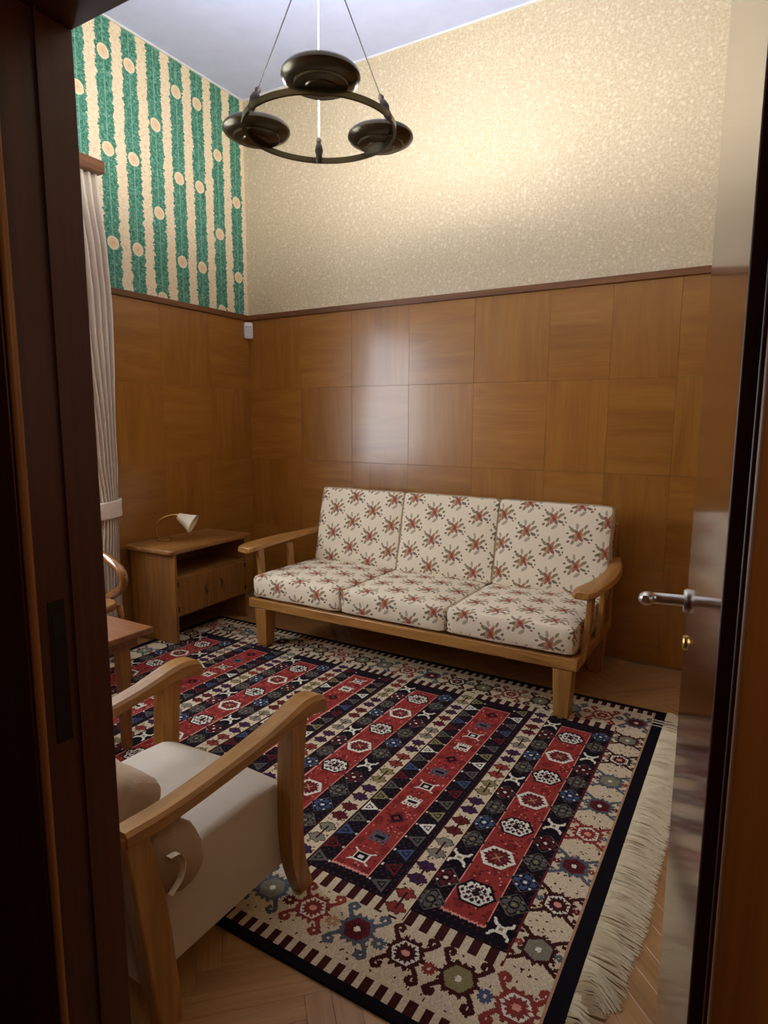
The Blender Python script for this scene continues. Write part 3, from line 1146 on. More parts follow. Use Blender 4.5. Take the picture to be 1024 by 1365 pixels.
# fringe at the end near the door
fr_ = MB()
rs2 = random.Random(3)
yy = y0 + 0.004
while yy < y1 - 0.004:
    yy += rs2.uniform(0.0009, 0.0019)
    if -0.905 < yy < -0.775 and rs2.random() < 0.86: continue
    near = max(0.0, min(1.0, (-2.30 - yy) / 0.3))
    L = 0.128 + 0.02 * mnoise.noise((yy * 3.0, 0, 0)) + rs2.uniform(-0.012, 0.006)
    if yy > -0.78: L *= 0.55
    tw = mnoise.noise((yy * 9.0, 5.0, 0.0))
    L *= 1 - 0.30 * near * (0.5 + 0.5 * math.sin(yy * 31))
    drift = 0.012 * math.sin(yy * 420 + 3 * math.sin(yy * 37)) + 0.012 * mnoise.noise((yy * 5, 1.0, 0)) + 0.05 * near * tw + rs2.uniform(-0.004, 0.004) - 0.016
    pts = []
    zt = rs2.uniform(0.002, 0.014)
    for q in range(5):
        s = q / 4
        pts.append((x1 - 0.003 + L * s * (1 - 0.10 * near * s), yy + drift * s * s + 0.010 * near * math.sin(s * 5 + yy * 40),
                    0.006 * (1 - s) + zt * (0.4 + 0.9 * math.sin(PI * min(1, s * 1.1))) * (1 - 0.5 * s) + 0.0015 + 0.012 * near * abs(tw) * math.sin(PI * s)))
    fr_.tube(pts, [0.0017, 0.0017, 0.0016, 0.0014, 0.0008], 3)
fo = fr_.build('fringe', M['fringe'], rug, smooth=True)
tag(fo, 'cream wool fringe', kind='stuff')


# ================================================================== sofa
def rounded_cushion(w, d, h, r, crown, n=14, nz=5, seed=0, wr=0.004, uvmode='seat', sag=None):
    """soft box, centre at origin; returns MB with UVs in metres"""
    m = MB()
    bm = bmesh.new()
    pts = {}

    def shape(a, b, c):
        # a,b,c in [-1,1] on the cube surface
        P = Vector((a * w / 2, b * d / 2, c * h / 2))
        inner = Vector((max(-w / 2 + r, min(w / 2 - r, P.x)), max(-d / 2 + r, min(d / 2 - r, P.y)), max(-h / 2 + r * 0.8, min(h / 2 - r * 0.8, P.z))))
        dv = P - inner
        if dv.length > 1e-9:
            q = Vector((dv.x / r, dv.y / r, dv.z / (r * 0.8)))
            l = max(abs(q.x), abs(q.y), abs(q.z))
            q = q.normalized() * l
            P = inner + Vector((q.x * r, q.y * r, q.z * r * 0.8))
        P.z += c * crown * (1 - a * a) * (1 - b * b)
        e = mnoise.noise((P.x * 6 + seed, P.y * 6, P.z * 6 + seed * 2)) + 0.5 * mnoise.noise((P.x * 17 + seed, P.y * 17, P.z * 17))
        P += Vector((a, b, c)).normalized() * wr * e
        return P

    def lin_(n_):
        return [-1 + 2 * i / n_ for i in range(n_ + 1)]

    A, B, C_ = lin_(n), lin_(n), lin_(nz)
    uv = []

    def grid(f, U, Vv, flip, uvf):
        base = len(m.v)
        for a in U:
            for b in Vv:
                m.v.append(tuple(shape(*f(a, b))))
        nn = len(Vv)
        for i in range(len(U) - 1):
            for j in range(nn - 1):
                q = [base + i * nn + j, base + (i + 1) * nn + j, base + (i + 1) * nn + j + 1, base + i * nn + j + 1]
                pu = [(U[i], Vv[j]), (U[i + 1], Vv[j]), (U[i + 1], Vv[j + 1]), (U[i], Vv[j + 1])]
                if flip:
                    q.reverse()
                    pu.reverse()
                m.f.append(tuple(q))
                uv.append([uvf(*t_) for t_ in pu])

    su, sv = seed * 0.213, seed * 0.157
    grid(lambda a, b: (a, b, 1), A, B, False, lambda a, b: (a * w / 2 + su, b * d / 2 + sv))
    grid(lambda a, b: (a, b, -1), A, B, True, lambda a, b: (a * w / 2 + su, -b * d / 2 + sv))
    grid(lambda a, b: (a, -1, b), A, C_, False, lambda a, c: (a * w / 2 + su, -d / 2 - h / 2 + c * h / 2 + sv))
    grid(lambda a, b: (a, 1, b), A, C_, True, lambda a, c: (a * w / 2 + su, d / 2 + h / 2 - c * h / 2 + sv))
    grid(lambda a, b: (-1, a, b), B, C_, True, lambda b, c: (-w / 2 - h / 2 + c * h / 2 + su, b * d / 2 + sv))
    grid(lambda a, b: (1, a, b), B, C_, False, lambda b, c: (w / 2 + h / 2 - c * h / 2 + su, b * d / 2 + sv))
    m.uv = uv
    return m, shape


SX0, SX1 = 0.905, 3.072
SYF, SYB = -1.045, -0.20
sofa = empty('sofa', ((SX0 + SX1) / 2, (SYF + SYB) / 2, 0.0), 'three seat oak framed sofa with cream floral cushions against the panelled wall', 'sofa')
MB().box(SX0, SX1, SYF, SYF + 0.035, 0.272, 0.334).build('front_rail', M['oak_x'], sofa, bevel=0.006)
MB().box(SX0, SX1, SYB - 0.035, SYB, 0.272, 0.334).build('back_rail', M['oak_x'], sofa, bevel=0.006)
for xa, xb in ((SX0, SX0 + 0.04), (SX1 - 0.04, SX1)):
    MB().box(xa, xb, SYF + 0.035, SYB - 0.035, 0.272, 0.332).build('side_rail', M['oak_y'], sofa, bevel=0.005)
for q in range(9):
    sx = SX0 + 0.14 + q * (SX1 - SX0 - 0.28) / 8
    MB().box(sx - 0.03, sx + 0.03, SYF + 0.035, SYB - 0.035, 0.296, 0.314).build('slat', M['oak_y'], sofa)
for lx, ly, zb in ((SX0 + 0.095, SYF + 0.055, ZT + 0.0015), (SX1 - 0.075, SYF + 0.055, ZT + 0.0015), (SX0 + 0.095, SYB - 0.05, 0.001), (SX1 - 0.075, SYB - 0.05, 0.001)):
    a, b = 0.050, 0.040
    MB().loft([[(lx - b, ly - b, zb), (lx + b, ly - b, zb), (lx + b, ly + b, zb), (lx - b, ly + b, zb)],
               [(lx - a, ly - a, 0.272), (lx + a, ly - a, 0.272), (lx + a, ly + a, 0.272), (lx - a, ly + a, 0.272)]]).build('leg', M['oak_z'], sofa, bevel=0.006)


def arm_board(path_w, zf, th):
    """path_w: list of (x, y, halfwidth, z)"""
    rings = []
    for x, y, hw, z in path_w:
        rings.append([(x - hw, y, z - th * 0.25), (x - hw + 0.010, y, z + th * 0.40), (x - hw * 0.45, y, z + th * 0.5), (x + hw * 0.45, y, z + th * 0.5), (x + hw - 0.010, y, z + th * 0.40), (x + hw, y, z - th * 0.25),
                      (x + hw * 0.75, y, z - th * 0.5), (x - hw * 0.75, y, z - th * 0.5)])
    return MB().loft(rings)


for side in (-1, 1):
    if side < 0:
        ctl = [(0.860, -1.03, 0.052, 0.648), (0.855, -1.005, 0.072, 0.652), (0.850, -0.93, 0.080, 0.658), (0.842, -0.78, 0.078, 0.662), (0.845, -0.60, 0.068, 0.668), (0.870, -0.42, 0.052, 0.676), (0.905, -0.27, 0.040, 0.684), (0.925, -0.21, 0.034, 0.688)]
        px = SX0 + 0.018
    else:
        ctl = [(3.062, -0.99, 0.040, 0.648), (3.064, -0.965, 0.060, 0.652), (3.074, -0.90, 0.066, 0.655), (3.098, -0.78, 0.060, 0.660), (3.115, -0.60, 0.052, 0.666), (3.108, -0.42, 0.046, 0.674), (3.088, -0.27, 0.038, 0.684), (3.078, -0.21, 0.034, 0.688)]
        px = SX1 - 0.018
    pts = smoothpath(ctl, 5)
    arm_board([tuple(p) for p in pts], 0.65, 0.040).build('armrest', M['oak_y'], sofa, smooth=True, bevel=0.004)
    # posts: two curved uprights and the slanted back post
    for py, dy in ((-0.915, 0.045), (-0.60, 0.03)):
        ring = []
        for s in np.linspace(0, 1, 9):
            z = 0.30 + s * 0.338
            yo = py + dy * (s - 0.5) * 0.3 + 0.018 * math.sin(PI * s)
            w = 0.034 - 0.010 * math.sin(PI * s)
            xo = px + side * (0.018 + 0.022 * s)
            ring.append([(xo - 0.015, yo - w, z), (xo + 0.015, yo - w, z), (xo + 0.015, yo + w, z), (xo - 0.015, yo + w, z)])
        MB().loft(ring).build('arm_post', M['oak_z'], sofa, smooth=True, bevel=0.005)
    ring = []
    for s in np.linspace(0, 1, 8):
        z = 0.28 + s * 0.62
        yo = SYB - 0.05 + 0.10 * s
        xo = px - side * 0.002
        w = 0.030 - 0.006 * s
        ring.append([(xo - 0.017, yo - w, z), (xo + 0.017, yo - w, z), (xo + 0.017, yo + w, z), (xo - 0.017, yo + w, z)])
    MB().loft(ring).build('back_post', M['oak_z'], sofa, smooth=True, bevel=0.005)
MB().box(SX0 + 0.03, SX1 - 0.03, -0.128, -0.100, 0.80, 0.87).build('back_top_rail', M['oak_x'], sofa, bevel=0.005)
for q in range(7):
    sx = SX0 + 0.25 + q * (SX1 - SX0 - 0.5) / 6
    m = MB()
    m.loft([[(sx - .025, -0.215, 0.30), (sx + .025, -0.215, 0.30), (sx + .025, -0.200, 0.30), (sx - .025, -0.200, 0.30)],
            [(sx - .025, -0.128, 0.82), (sx + .025, -0.128, 0.82), (sx + .025, -0.113, 0.82), (sx - .025, -0.113, 0.82)]])
    m.build('back_slat', M['oak_z'], sofa)

CX0, CX1 = 0.925, 3.050
cw = (CX1 - CX0) / 3
SL = Vector(sofa.location)
for q in range(3):
    ccx = CX0 + cw * (q + 0.5)
    m, shp = rounded_cushion(cw - 0.002, 0.745, 0.148, 0.032, 0.022, n=18, nz=5, seed=q + 1, wr=0.0045)
    cu = m.build('seat_cushion', M['floral'], sofa, local=True, smooth=True)
    cu.location = Vector((ccx, SYF + 0.012 + 0.745 / 2, 0.412)) - SL
    p = MB()
    loop = []
    NN = 22
    for i in range(NN): loop.append(shp(-1 + 2 * i / NN, -1, -0.80))
    for i in range(NN): loop.append(shp(1, -1 + 2 * i / NN, -0.80))
    for i in range(NN): loop.append(shp(1 - 2 * i / NN, 1, -0.80))
    for i in range(NN): loop.append(shp(-1, 1 - 2 * i / NN, -0.80))
    p.tube(loop, 0.0042, 6, close=True)
    p.build('piping', M['piping'], cu, local=True, smooth=True)
BX0, BX1 = 0.985, 3.065
bcw = (BX1 - BX0) / 3
for q in range(3):
    ccx = BX0 + bcw * (q + 0.5)
    hh = 0.545
    m, shp = rounded_cushion(bcw - 0.002, hh, 0.135, 0.022, 0.018, n=18, nz=5, seed=q + 5, wr=0.0045)
    cu = m.build('back_cushion', M['floral'], sofa, local=True, smooth=True)
    tilt = math.radians(90 - 13)
    cu.location = Vector((ccx, -0.300, 0.740)) - SL
    cu.rotation_euler = (tilt, 0, 0)
    p = MB()
    loop = []
    NN = 22
    for i in range(NN): loop.append(shp(-1 + 2 * i / NN, -1, 0.80))
    for i in range(NN): loop.append(shp(1, -1 + 2 * i / NN, 0.80))
    for i in range(NN): loop.append(shp(1 - 2 * i / NN, 1, 0.80))
    for i in range(NN): loop.append(shp(-1, 1 - 2 * i / NN, 0.80))
    p.tube(loop, 0.0042, 6, close=True)
    p.build('piping', M['piping'], cu, local=True, smooth=True)

# ================================================================== armchair in the foreground
ac = empty('armchair', (2.32, -2.95, 0.0), 'low armchair with bowed oak arms and cream upholstered seat near the doorway', 'armchair')
AL, AR = 2.040, 2.600
YA0, YA1 = -3.215, -2.672


def box_ring(x, y, z, hx, hy):
    return [(x - hx, y - hy, z), (x + hx, y - hy, z), (x + hx, y + hy, z), (x - hx, y + hy, z)]


# seat: upholstered block with a rounded front edge
prof = [(YA1 - 0.004, 0.125), (YA1, 0.20), (YA1 + 0.002, 0.30), (YA1 - 0.003, 0.355), (YA1 - 0.018, 0.388), (YA1 - 0.05, 0.404), (YA1 - 0.15, 0.412), (-3.0, 0.410), (YA0, 0.392), (YA0 - 0.005, 0.30), (YA0 - 0.004, 0.125)]
m = MB()
rings = []
for s, x in ((0, 2.062), (1, 2.068), (2, 2.09), (3, 2.32), (4, 2.55), (5, 2.568), (6, 2.574)):
    sh = (0.012, 0.004, 0, 0, 0, 0.004, 0.012)[s]
    cr = (0, 0, 0.002, 0.012, 0.002, 0, 0)[s]
    rings.append([(x, y - (sh if y > -2.9 else -sh), z - (sh if z > 0.2 else 0) + (cr if z > 0.38 else 0)) for y, z in prof])
m.loft(rings)
seat = m.build('seat', M['upholstery'], ac, smooth=True)
# seams of the side cover
p = MB()
p.tube([(2.5745, YA1 - 0.012, 0.13), (2.576, YA1 - 0.010, 0.25), (2.576, YA1 - 0.014, 0.345), (2.5755, YA1 - 0.03, 0.376)], 0.0028, 6)
p.build('seam', M['strap'], seat, smooth=True)
p = MB()
p.tube([(2.5755, YA0 + 0.04, 0.13), (2.577, YA0 + 0.03, 0.25), (2.577, YA0 + 0.02, 0.38)], 0.0028, 6)
p.build('seam', M['strap'], seat, smooth=True)
arm_ctl = [(-3.285, 0.572, 0.030), (-3.16, 0.567, 0.031), (-3.02, 0.574, 0.032), (-2.88, 0.587, 0.034), (-2.75, 0.605, 0.036), (-2.66, 0.620, 0.038), (-2.605, 0.622, 0.040), (-2.562, 0.612, 0.040), (-2.540, 0.598, 0.034)]
for ax in (AL, AR):
    side = 1 if ax == AR else -1
    pts = smoothpath(arm_ctl, 5)
    m = MB()
    rings = []
    npt = len(pts)
    for i, (y, z, hw) in enumerate(pts):
        th = 0.021 + 0.009 * min(1, max(0, (y + 2.8) / 0.15))
        if i > npt - 4: th *= (0.95, 0.85, 0.62)[i - npt + 3]
        rings.append([(ax - hw, y, z - th * .7), (ax - hw, y, z + th * .55), (ax - hw * .72, y, z + th), (ax + hw * .72, y, z + th), (ax + hw, y, z + th * .55), (ax + hw, y, z - th * .7), (ax + hw * .72, y, z - th), (ax - hw * .72, y, z - th)])
    m.loft(rings)
    m.build('armrest', M['oak_y'], ac, smooth=True)
    # front leg running up to the arm, slightly waisted, foot swept forward
    ctl = [(0.000, -2.632, 0.030, 0.020), (0.045, -2.650, 0.031, 0.022), (0.14, -2.680, 0.030, 0.025), (0.27, -2.690, 0.031, 0.026), (0.40, -2.686, 0.034, 0.026), (0.52, -2.678, 0.036, 0.025), (0.612, -2.668, 0.040, 0.025)]
    rings = []
    for z, y, hy, hx in smoothpath(ctl, 4):
        zz = max(z, ZT + 0.0015) if z < 0.02 else z
        rings.append(box_ring(ax, y, zz, hx, hy))
    MB().loft(rings).build('leg', M['oak_z'], ac, smooth=True, bevel=0.008)
    ctl = [(0.001, -3.180, 0.034, 0.021), (0.15, -3.196, 0.038, 0.022), (0.37, -3.222, 0.040, 0.023), (0.578, -3.258, 0.032, 0.023)]
    rings = [box_ring(ax, y, z, hx, hy) for z, y, hy, hx in smoothpath(ctl, 4)]
    MB().loft(rings).build('leg', M['oak_z'], ac, smooth=True, bevel=0.006)
MB().box(AL + 0.02, AR - 0.02, -3.335, -3.305, 0.50, 0.60).build('back_rail', M['oak_x'], ac, bevel=0.006)
m, shp = rounded_cushion(0.44, 0.30, 0.12, 0.05, 0.018, n=14, nz=5, seed=3, wr=0.012)
bc = m.build('back_cushion', M['back_cloth'], ac, local=True, smooth=True)
bc.location = Vector((2.310, -3.196, 0.482)) - Vector(ac.location)
bc.rotation_euler = (math.radians(90 - 30), 0, 0)
m = MB()
rings = []
for i in range(15):
    th_ = PI * (i + 0.35) / 14.7
    row = []
    for j in range(24):
        a_ = 2 * PI * j / 24
        d = Vector((math.sin(th_) * math.cos(a_), math.sin(th_) * math.sin(a_), -math.cos(th_)))
        k_ = 1.0 + 0.16 * mnoise.noise(d * 2.3) + 0.08 * mnoise.noise(d * 6.0)
        row.append((2.588 + 0.050 * d.x * k_, -3.136 + 0.083 * d.y * k_ - 0.35 * 0.10 * d.z, 0.440 + 0.112 * d.z * k_))
    rings.append(row)
m.loft(rings)
fl = m.build('cushion_end', M['back_cloth'], ac, smooth=True)
m = MB()
ring = []
for y, z, tw_ in smoothpath([(-3.195, 0.490, 0.2), (-3.165, 0.482, 0.1), (-3.152, 0.45, 0.0), (-3.164, 0.415, 0.0), (-3.195, 0.392, -0.2)], 4):
    ring.append([(2.642, y, z), (2.644, y - 0.001, z + 0.001), (2.660 + 0.005 * tw_, y - 0.001, z + 0.001), (2.660 + 0.005 * tw_, y, z)])
m.loft(ring)
tape = m.build('tie_tape', M['strap'], ac, smooth=True)
tape['label'] = 'pale cloth tie hanging from the back cushion'

# ================================================================== side table
tb = empty('side_table', (1.13, -2.56, 0), 'low reddish brown wooden table beside the armchair, cut off by the door jamb', 'table')
TX0, TX1, TY0, TY1, TZ = 0.80, 1.452, -2.86, -2.252, 0.572
MB().box(TX0, TX1, TY0, TY1, TZ - 0.026, TZ).build('table_top', M['table'], tb, bevel=0.004)
m = MB()
m.box(TX0 + .05, TX1 - .05, TY0 + .05, TY0 + .07, TZ - .085, TZ - .026).box(TX0 + .05, TX1 - .05, TY1 - .07, TY1 - .05, TZ - .085, TZ - .026)
m.box(TX0 + .05, TX0 + .07, TY0 + .07, TY1 - .07, TZ - .085, TZ - .026).box(TX1 - .07, TX1 - .05, TY0 + .07, TY1 - .07, TZ - .085, TZ - .026)
m.build('apron', M['table'], tb, bevel=0.002)
for lx in (TX0 + .08, TX1 - .085):
    for ly in (TY0 + .09, TY1 - .11):
        MB().loft([box_ring(lx, ly, ZT + 0.0015, .018, .018), box_ring(lx, ly, TZ - .026, .027, .027)]).build('leg', M['cab_z'], tb, bevel=0.004)

# ================================================================== bentwood chair by the window
bc_ = empty('bentwood_chair', (0.62, -2.03, 0), 'glossy bentwood chair with looped arm in front of the curtain, mostly hidden', 'chair')
for sy in (-1.83, -2.25):
    pts = smoothpath([(0.30, sy, 0.79), (0.42, sy, 0.745), (0.56, sy, 0.700), (0.655, sy, 0.655), (0.685, sy, 0.60), (0.66, sy, 0.545), (0.58, sy, 0.495), (0.50, sy, 0.462)], 6)
    MB().tube(pts, 0.025, 14).build('arm_loop', M['bentwood'], bc_, smooth=True)
    MB().tube([(0.72, sy - 0.02 if sy > -2 else sy + .02, ZT + 0.004), (0.70, sy - .02 if sy > -2 else sy + .02, 0.25), (0.66, sy - .02 if sy > -2 else sy + .02, 0.45)], [0.014, 0.018, 0.019], 12).build('leg', M['bentwood'], bc_, smooth=True)
    MB().tube(smoothpath([(0.335, sy, ZT + .004), (0.33, sy, 0.25), (0.30, sy, 0.45), (0.285, sy, 0.62), (0.27, sy, 0.82)], 4), 0.017, 12).build('leg', M['bentwood'], bc_, smooth=True)
MB().tube(smoothpath([(0.27, -1.83, 0.80), (0.255, -1.86, 0.90), (0.245, -1.95, 0.95), (0.242, -2.04, 0.96), (0.245, -2.13, 0.95), (0.255, -2.22, 0.90), (0.27, -2.25, 0.80)], 5), 0.017, 12).build('back_hoop', M['bentwood'], bc_, smooth=True)
m = MB()
rings = []
for z, k_ in ((0.435, 0.97), (0.445, 1.0), (0.465, 1.0), (0.474, 0.97)):
    rings.append([(0.50 + 0.215 * k_ * math.copysign(abs(math.cos(a)) ** 0.6, math.cos(a)), -2.04 + 0.20 * k_ * math.copysign(abs(math.sin(a)) ** 0.6, math.sin(a)), z) for a in [2 * PI * i / 36 for i in range(36)]])
m.loft(rings)
m.build('seat', M['cab_x'], bc_, smooth=True)

# ================================================================== cabinet
CW, CD, CH = 0.735, 0.43, 0.645
cab = empty('cabinet', (0.256, -0.945, ZT + 0.0015), 'small wooden cabinet with open shelf and two doors in the room corner', 'cabinet', rz=math.radians(3.2))
# local: x depth (front +x), y width
m = MB()
hx, hy = CD / 2, CW / 2


def slab_ring(z, ox, oy, r=0.03):
    pts = []
    for cx, cy, a0 in ((hx + ox - r, hy + oy - r, 0), (-hx - ox + r, hy + oy - r, 90), (-hx - ox + r, -hy - oy + r, 180), (hx + ox - r, -hy - oy + r, 270)):
        for q in range(4):
            a = math.radians(a0 + q * 30)
            pts.append((cx + r * math.cos(a), cy + r * math.sin(a), z))
    return pts


m.loft([slab_ring(CH - 0.034, 0.008, 0.026), slab_ring(CH - 0.028, 0.016, 0.034), slab_ring(CH - 0.010, 0.018, 0.036), slab_ring(CH - 0.002, 0.014, 0.032), slab_ring(CH, 0.008, 0.026)])
m.build('cabinet_top', M['cab_y'], cab, local=True, smooth=True)
for s in (-1, 1):
    y = s * (hy - 0.012)
    MB().box(-hx + 0.02, hx, y - 0.012, y + 0.012, 0, CH - 0.034).build('side_panel', M['cab_z'], cab, local=True, bevel=0.003)
MB().box(-hx + 0.022, hx - 0.012, -hy + 0.024, hy - 0.024, 0.435, 0.455).build('shelf', M['cab_y'], cab, local=True, bevel=0.002)
MB().box(-hx + 0.022, hx - 0.03, -hy + 0.024, hy - 0.024, 0.185, 0.203).build('bottom_board', M['cab_y'], cab, local=True, bevel=0.002)
MB().box(-hx + 0.02, -hx + 0.03, -hy + 0.024, hy - 0.024, 0.185, CH - 0.034).build('back_panel', M['cab_z'], cab, local=True)
MB().box(-hx + 0.05, -hx + 0.07, -hy + 0.024, hy - 0.024, 0.02, 0.07).build('stretcher', M['cab_y'], cab, local=True)
for s in (-1, 1):
    ya, yb = (-hy + 0.027, -0.0015) if s < 0 else (0.0015, hy - 0.027)
    d = MB().box(hx - 0.022, hx - 0.003, ya, yb, 0.182, 0.433).build('door', M['cab_z'], cab, local=True, bevel=0.002)
    cyh = s * 0.052
    m = MB()
    rings = []
    for i in range(11):
        a = math.radians(-70 + 14 * i)
        cyy, czz = cyh - s * 0.010 + (-s) * -0.0 + (s * -1) * 0.0, 0.325
        yc = cyh + (-s) * 0.028 * math.cos(a) * -1
        zc = czz + 0.040 * math.sin(a)
        w = 0.002 + 0.011 * math.cos(a * 1.25)
        w = max(w, 0.002)
        rings.append([(hx - 0.004, yc - w, zc - .002), (hx + 0.009, yc - w * 0.4, zc - .002), (hx + 0.009, yc + w * 0.4, zc), (hx - 0.004, yc + w, zc)])
    m.loft(rings)
    m.build('handle', M['cab_dark'], d, local=True, smooth=True)
    for zz in (0.215, 0.385):
        yy_ = ya + 0.002 if s < 0 else yb - 0.002
        MB().lathe([(0, 0), (0.0055, 0), (0.0055, 0.034), (0, 0.034)], (hx - 0.002, yy_, zz), 10).build('hinge', M['iron_dark'], d, local=True, smooth=True)

# ================================================================== desk lamp
ZC = CH + ZT + 0.0015
lamp = empty('desk_lamp', (0.14, -1.115, ZC), 'small brass desk lamp with cream cone shade on the cabinet', 'lamp', rz=math.radians(-35))
m = MB().lathe([(0, 0.0), (0.052, 0.0), (0.054, 0.006), (0.046, 0.012), (0.02, 0.016), (0, 0.016)], (0, 0.03, 0.0005), 28)
m.build('base', M['brass'], lamp, local=True, smooth=True)
MB().lathe([(0, 0), (0.006, 0), (0.007, 0.012), (0, 0.014)], (0.03, 0.055, 0.013), 12).build('switch', M['brass'], lamp, local=True, smooth=True)
arm = smoothpath([(0, 0.0, 0.012), (0, -0.022, 0.045), (0, -0.028, 0.085), (0, -0.012, 0.130), (0, 0.03, 0.163), (0, 0.085, 0.178), (0, 0.118, 0.178)], 6)
MB().tube(arm, 0.006, 10).build('stem', M['brass'], lamp, local=True, smooth=True)
axd = (Matrix.Rotation(math.radians(35), 3, 'Z') @ Vector((0.80, 0.42, -0.46))).normalized()
c0 = Vector((0.0, 0.112, 0.180))
MB().lathe([(0, 0), (0.013, 0), (0.014, 0.022), (0.010, 0.028), (0, 0.028)], c0, 16, axis=axd).build('socket', M['brass'], lamp, local=True, smooth=True)
prof = [(0.020, 0.018), (0.026, 0.022), (0.034, 0.05), (0.052, 0.10), (0.070, 0.142), (0.068, 0.142), (0.050, 0.10), (0.032, 0.05), (0.024, 0.024), (0.018, 0.020)]
MB().lathe(prof, c0, 32, axis=axd, closed_profile=True).build('shade', M['shade'], lamp, local=True, smooth=True)
MB().lathe([(0, 0.028), (0.010, 0.03), (0.012, 0.05), (0.024, 0.075), (0.022, 0.095), (0.010, 0.108), (0, 0.110)], c0, 16, axis=axd).build('bulb', M['plastic'], lamp, local=True, smooth=True)

# ================================================================== motion detector in the corner
md = empty('motion_detector', (0.040, -0.040, 2.180), 'small white alarm sensor in the corner under the dado rail', 'sensor', rz=math.radians(-52))
m = MB()
# local: front faces -y ... built along +x as front
rings = []
for z, k_ in ((0.0, 0.75), (0.008, 0.95), (0.03, 1.0), (0.10, 1.0), (0.122, 0.95), (0.130, 0.75)):
    rings.append([(-0.016, -0.036 * k_, z), (0.010, -0.036 * k_, z), (0.022 * k_, -0.024 * k_, z), (0.024 * k_, 0.0, z), (0.022 * k_, 0.024 * k_, z), (0.010, 0.036 * k_, z), (-0.016, 0.036 * k_, z)])
m.loft(rings)
body = m.build('housing', M['plastic'], md, local=True, smooth=True)
for zz in (0.044, 0.060, 0.074, 0.088):
    MB().box(0.0235, 0.0250, -0.022, 0.022, zz, zz + (0.008 if zz > 0.08 else 0.003)).build('lens_band', M['plastic_grey'], body, local=True)

# ================================================================== curtain
cr = empty('curtain_rail', (0.075, -2.4, 3.01), 'wooden curtain rail fixed across the green wallpaper', 'curtain rail')
MB().box(0.001, 0.145, -3.34, -1.405, 3.015, 3.088).build('rail_board', M['rail_y'], cr, bevel=0.004)
cu = empty('curtain', (0.08, -1.55, 0.0), 'pale cotton curtain gathered by a cloth tieback beside the cabinet', 'curtain')


def keyed(z, ks):
    for (za, a), (zb, b) in zip(ks, ks[1:]):
        if za <= z <= zb:
            s = (z - za) / (zb - za)
            s = s * s * (3 - 2 * s)
            return a + (b - a) * s
    return ks[-1][1] if z > ks[-1][0] else ks[0][1]


EDGE = [(0.0, -1.418), (0.6, -1.412), (0.92, -1.402), (1.3, -1.388), (2.2, -1.362), (2.55, -1.372), (2.9, -1.405), (3.02, -1.412)]
LEFT = [(0.0, -1.70), (0.5, -1.64), (0.92, -1.595), (1.3, -1.66), (2.2, -1.80), (3.02, -1.90)]
AMP = [(0.0, 0.024), (0.7, 0.019), (0.92, 0.012), (1.2, 0.019), (2.2, 0.030), (2.8, 0.028), (3.02, 0.016)]
nzc, nyc = 90, 150
vs, fs = [], []
for i in range(nzc + 1):
    z = 0.016 + (3.012 - 0.016) * i / nzc
    e, l, a = keyed(z, EDGE), keyed(z, LEFT), keyed(z, AMP)
    for j in range(nyc + 1):
        s = j / nyc
        y = e + (l - e) * s
        ph = 2 * PI * 10.0 * (s ** 0.95) + 0.5 * math.sin(z * 1.3 + s * 4)
        x = 0.078 + 1.25 * a * (2.0 * abs(math.sin(ph / 2)) ** 0.8 - 1.0) + 0.006 * mnoise.noise((s * 6, z * 2.2, 1.0)) + (0.030 if z < 0.9 else 0.030 * (1 - min(1, (z - 0.9) / 1.2))) * math.sin(PI * min(1, s * 1.2))
        vs.append((max(x, 0.018), y + 0.006 * math.cos(ph), z))
for i in range(nzc):
    for j in range(nyc):
        a = i * (nyc + 1) + j
        fs.append((a, a + nyc + 1, a + nyc + 2, a + 1))
m = MB()
m.add(vs, fs)
dr = m.build('drape', M['curtain'], cu, smooth=True)
so = dr.modifiers.new('thick', 'SOLIDIFY')
so.thickness = 0.0016
m = MB()
rings = []
for z, k_ in ((0.862, 1.0), (0.872, 1.03), (0.920, 1.0), (0.968, 1.03), (0.978, 1.0)):
    rings.append([(0.092 + 0.056 * k_ * math.cos(a), -1.498 + 0.112 * k_ * math.sin(a) + 0.012 * (z - .92), z + 0.010 * math.sin(a)) for a in [2 * PI * i / 40 for i in range(40)]])
m.loft(rings, cap=False)
tie = m.build('tieback', M['curtain'], cu, smooth=True)
so = tie.modifiers.new('thick', 'SOLIDIFY')
so.thickness = 0.003

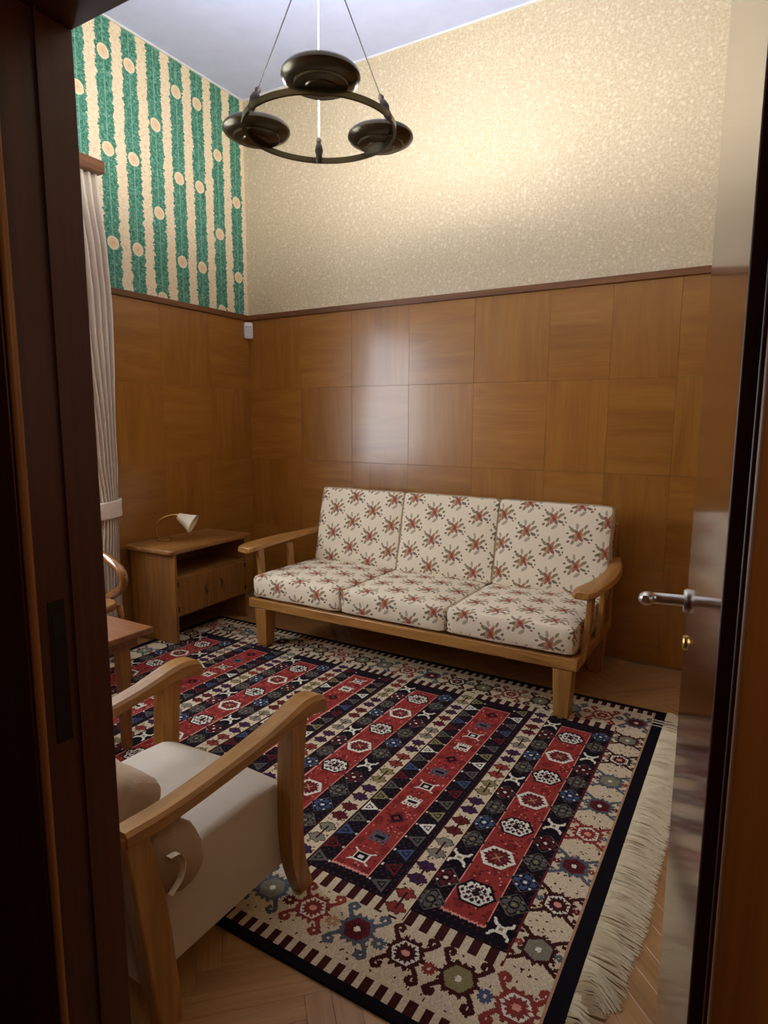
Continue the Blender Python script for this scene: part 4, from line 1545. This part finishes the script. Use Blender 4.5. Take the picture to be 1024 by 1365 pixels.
# ================================================================== chandelier
CC = Vector((2.022, -1.716, 2.752))
RR = 0.326
ch = empty('chandelier', (CC.x, CC.y, CC.z), 'hanging bronze ring lamp with three dark bowls on wires', 'chandelier')
n = 96
m = MB()
rings = []
for i in range(n):
    a = 2 * PI * i / n
    ca, sa = math.cos(a), math.sin(a)
    rings.append([(CC.x + r * ca, CC.y + r * sa, CC.z + z) for r, z in ((RR - .006, -.012), (RR + .006, -.012), (RR + .007, 0), (RR + .006, .012), (RR - .006, .012), (RR - .007, 0))])
m.loft(rings, close=True)
m.build('ring', M['bronze'], ch, smooth=True)
PH0 = math.atan2(CAMLOC.y - CC.y, CAMLOC.x - CC.x)
TOPZ = 3.535
for q in range(3):
    a = PH0 + q * 2 * PI / 3 + math.radians(1)
    bx, by = CC.x + RR * math.cos(a), CC.y + RR * math.sin(a)
    zb = CC.z + 0.012
    prof = [(0.0, 0.0), (0.098, 0.0), (0.104, 0.003), (0.106, 0.010), (0.126, 0.014), (0.144, 0.024), (0.152, 0.036), (0.150, 0.048), (0.141, 0.058), (0.126, 0.065), (0.112, 0.068),
            (0.110, 0.065), (0.124, 0.062), (0.137, 0.055), (0.145, 0.047), (0.147, 0.037), (0.140, 0.027), (0.124, 0.019), (0.10, 0.015), (0.05, 0.012), (0.0, 0.011)]
    bo = MB().lathe(prof, (bx, by, zb), 48).build('bowl', M['bronze'], ch, smooth=True)
    MB().lathe([(0.0, -0.004), (0.060, -0.004), (0.064, 0.0), (0.0, 0.002)], (bx, by, zb - 0.001), 32).build('base_disc', M['bronze'], bo, smooth=True)
    MB().lathe([(0, 0.011), (0.016, 0.012), (0.016, 0.040), (0.0, 0.041)], (bx, by, zb), 16).build('lamp_holder', M['plastic'], bo, smooth=True)
    lt = bpy.data.lights.new('bulb_light', 'POINT')
    lt.energy = LAMP_W
    lt.color = LAMP_C
    lt.shadow_soft_size = 0.028
    lo = bpy.data.objects.new('bulb_light', lt)
    COL.objects.link(lo)
    lo.location = Vector((bx, by, zb + 0.062)) - CC
    lo.parent = ch
    # wires between the bowls
    aw = a + PI / 3
    wx, wy = CC.x + RR * math.cos(aw), CC.y + RR * math.sin(aw)
    far = math.cos(aw - PH0) < -0.9
    d = Vector((CC.x - wx, CC.y - wy, TOPZ - CC.z)).normalized()
    k0 = Vector((wx, wy, CC.z - 0.012))
    cl = MB()
    cl.lathe([(0.0, 0.0), (0.012, 0.0), (0.016, 0.014), (0.015, 0.035), (0.020, 0.052), (0.015, 0.074), (0.010, 0.084), (0.013, 0.096), (0.007, 0.108), (0.0, 0.110)], k0, 16, axis=d)
    cl.build('wire_clamp', M['iron'], ch, smooth=True)
    MB().tube([k0 + d * 0.10, Vector((CC.x, CC.y, TOPZ))], 0.0030 if far else 0.0024, 8).build('wire', M['cable'] if far else M['wire'], ch, smooth=True)
MB().lathe([(0, 0), (0.016, 0.004), (0.022, 0.02), (0.010, 0.045), (0.006, 0.06), (0.006, RZ - TOPZ - 0.05), (0.05, RZ - TOPZ - 0.045), (0.055, RZ - TOPZ - 0.001), (0, RZ - TOPZ - 0.001)], (CC.x, CC.y, TOPZ), 24).build('ceiling_rod', M['bronze'], ch, smooth=True)
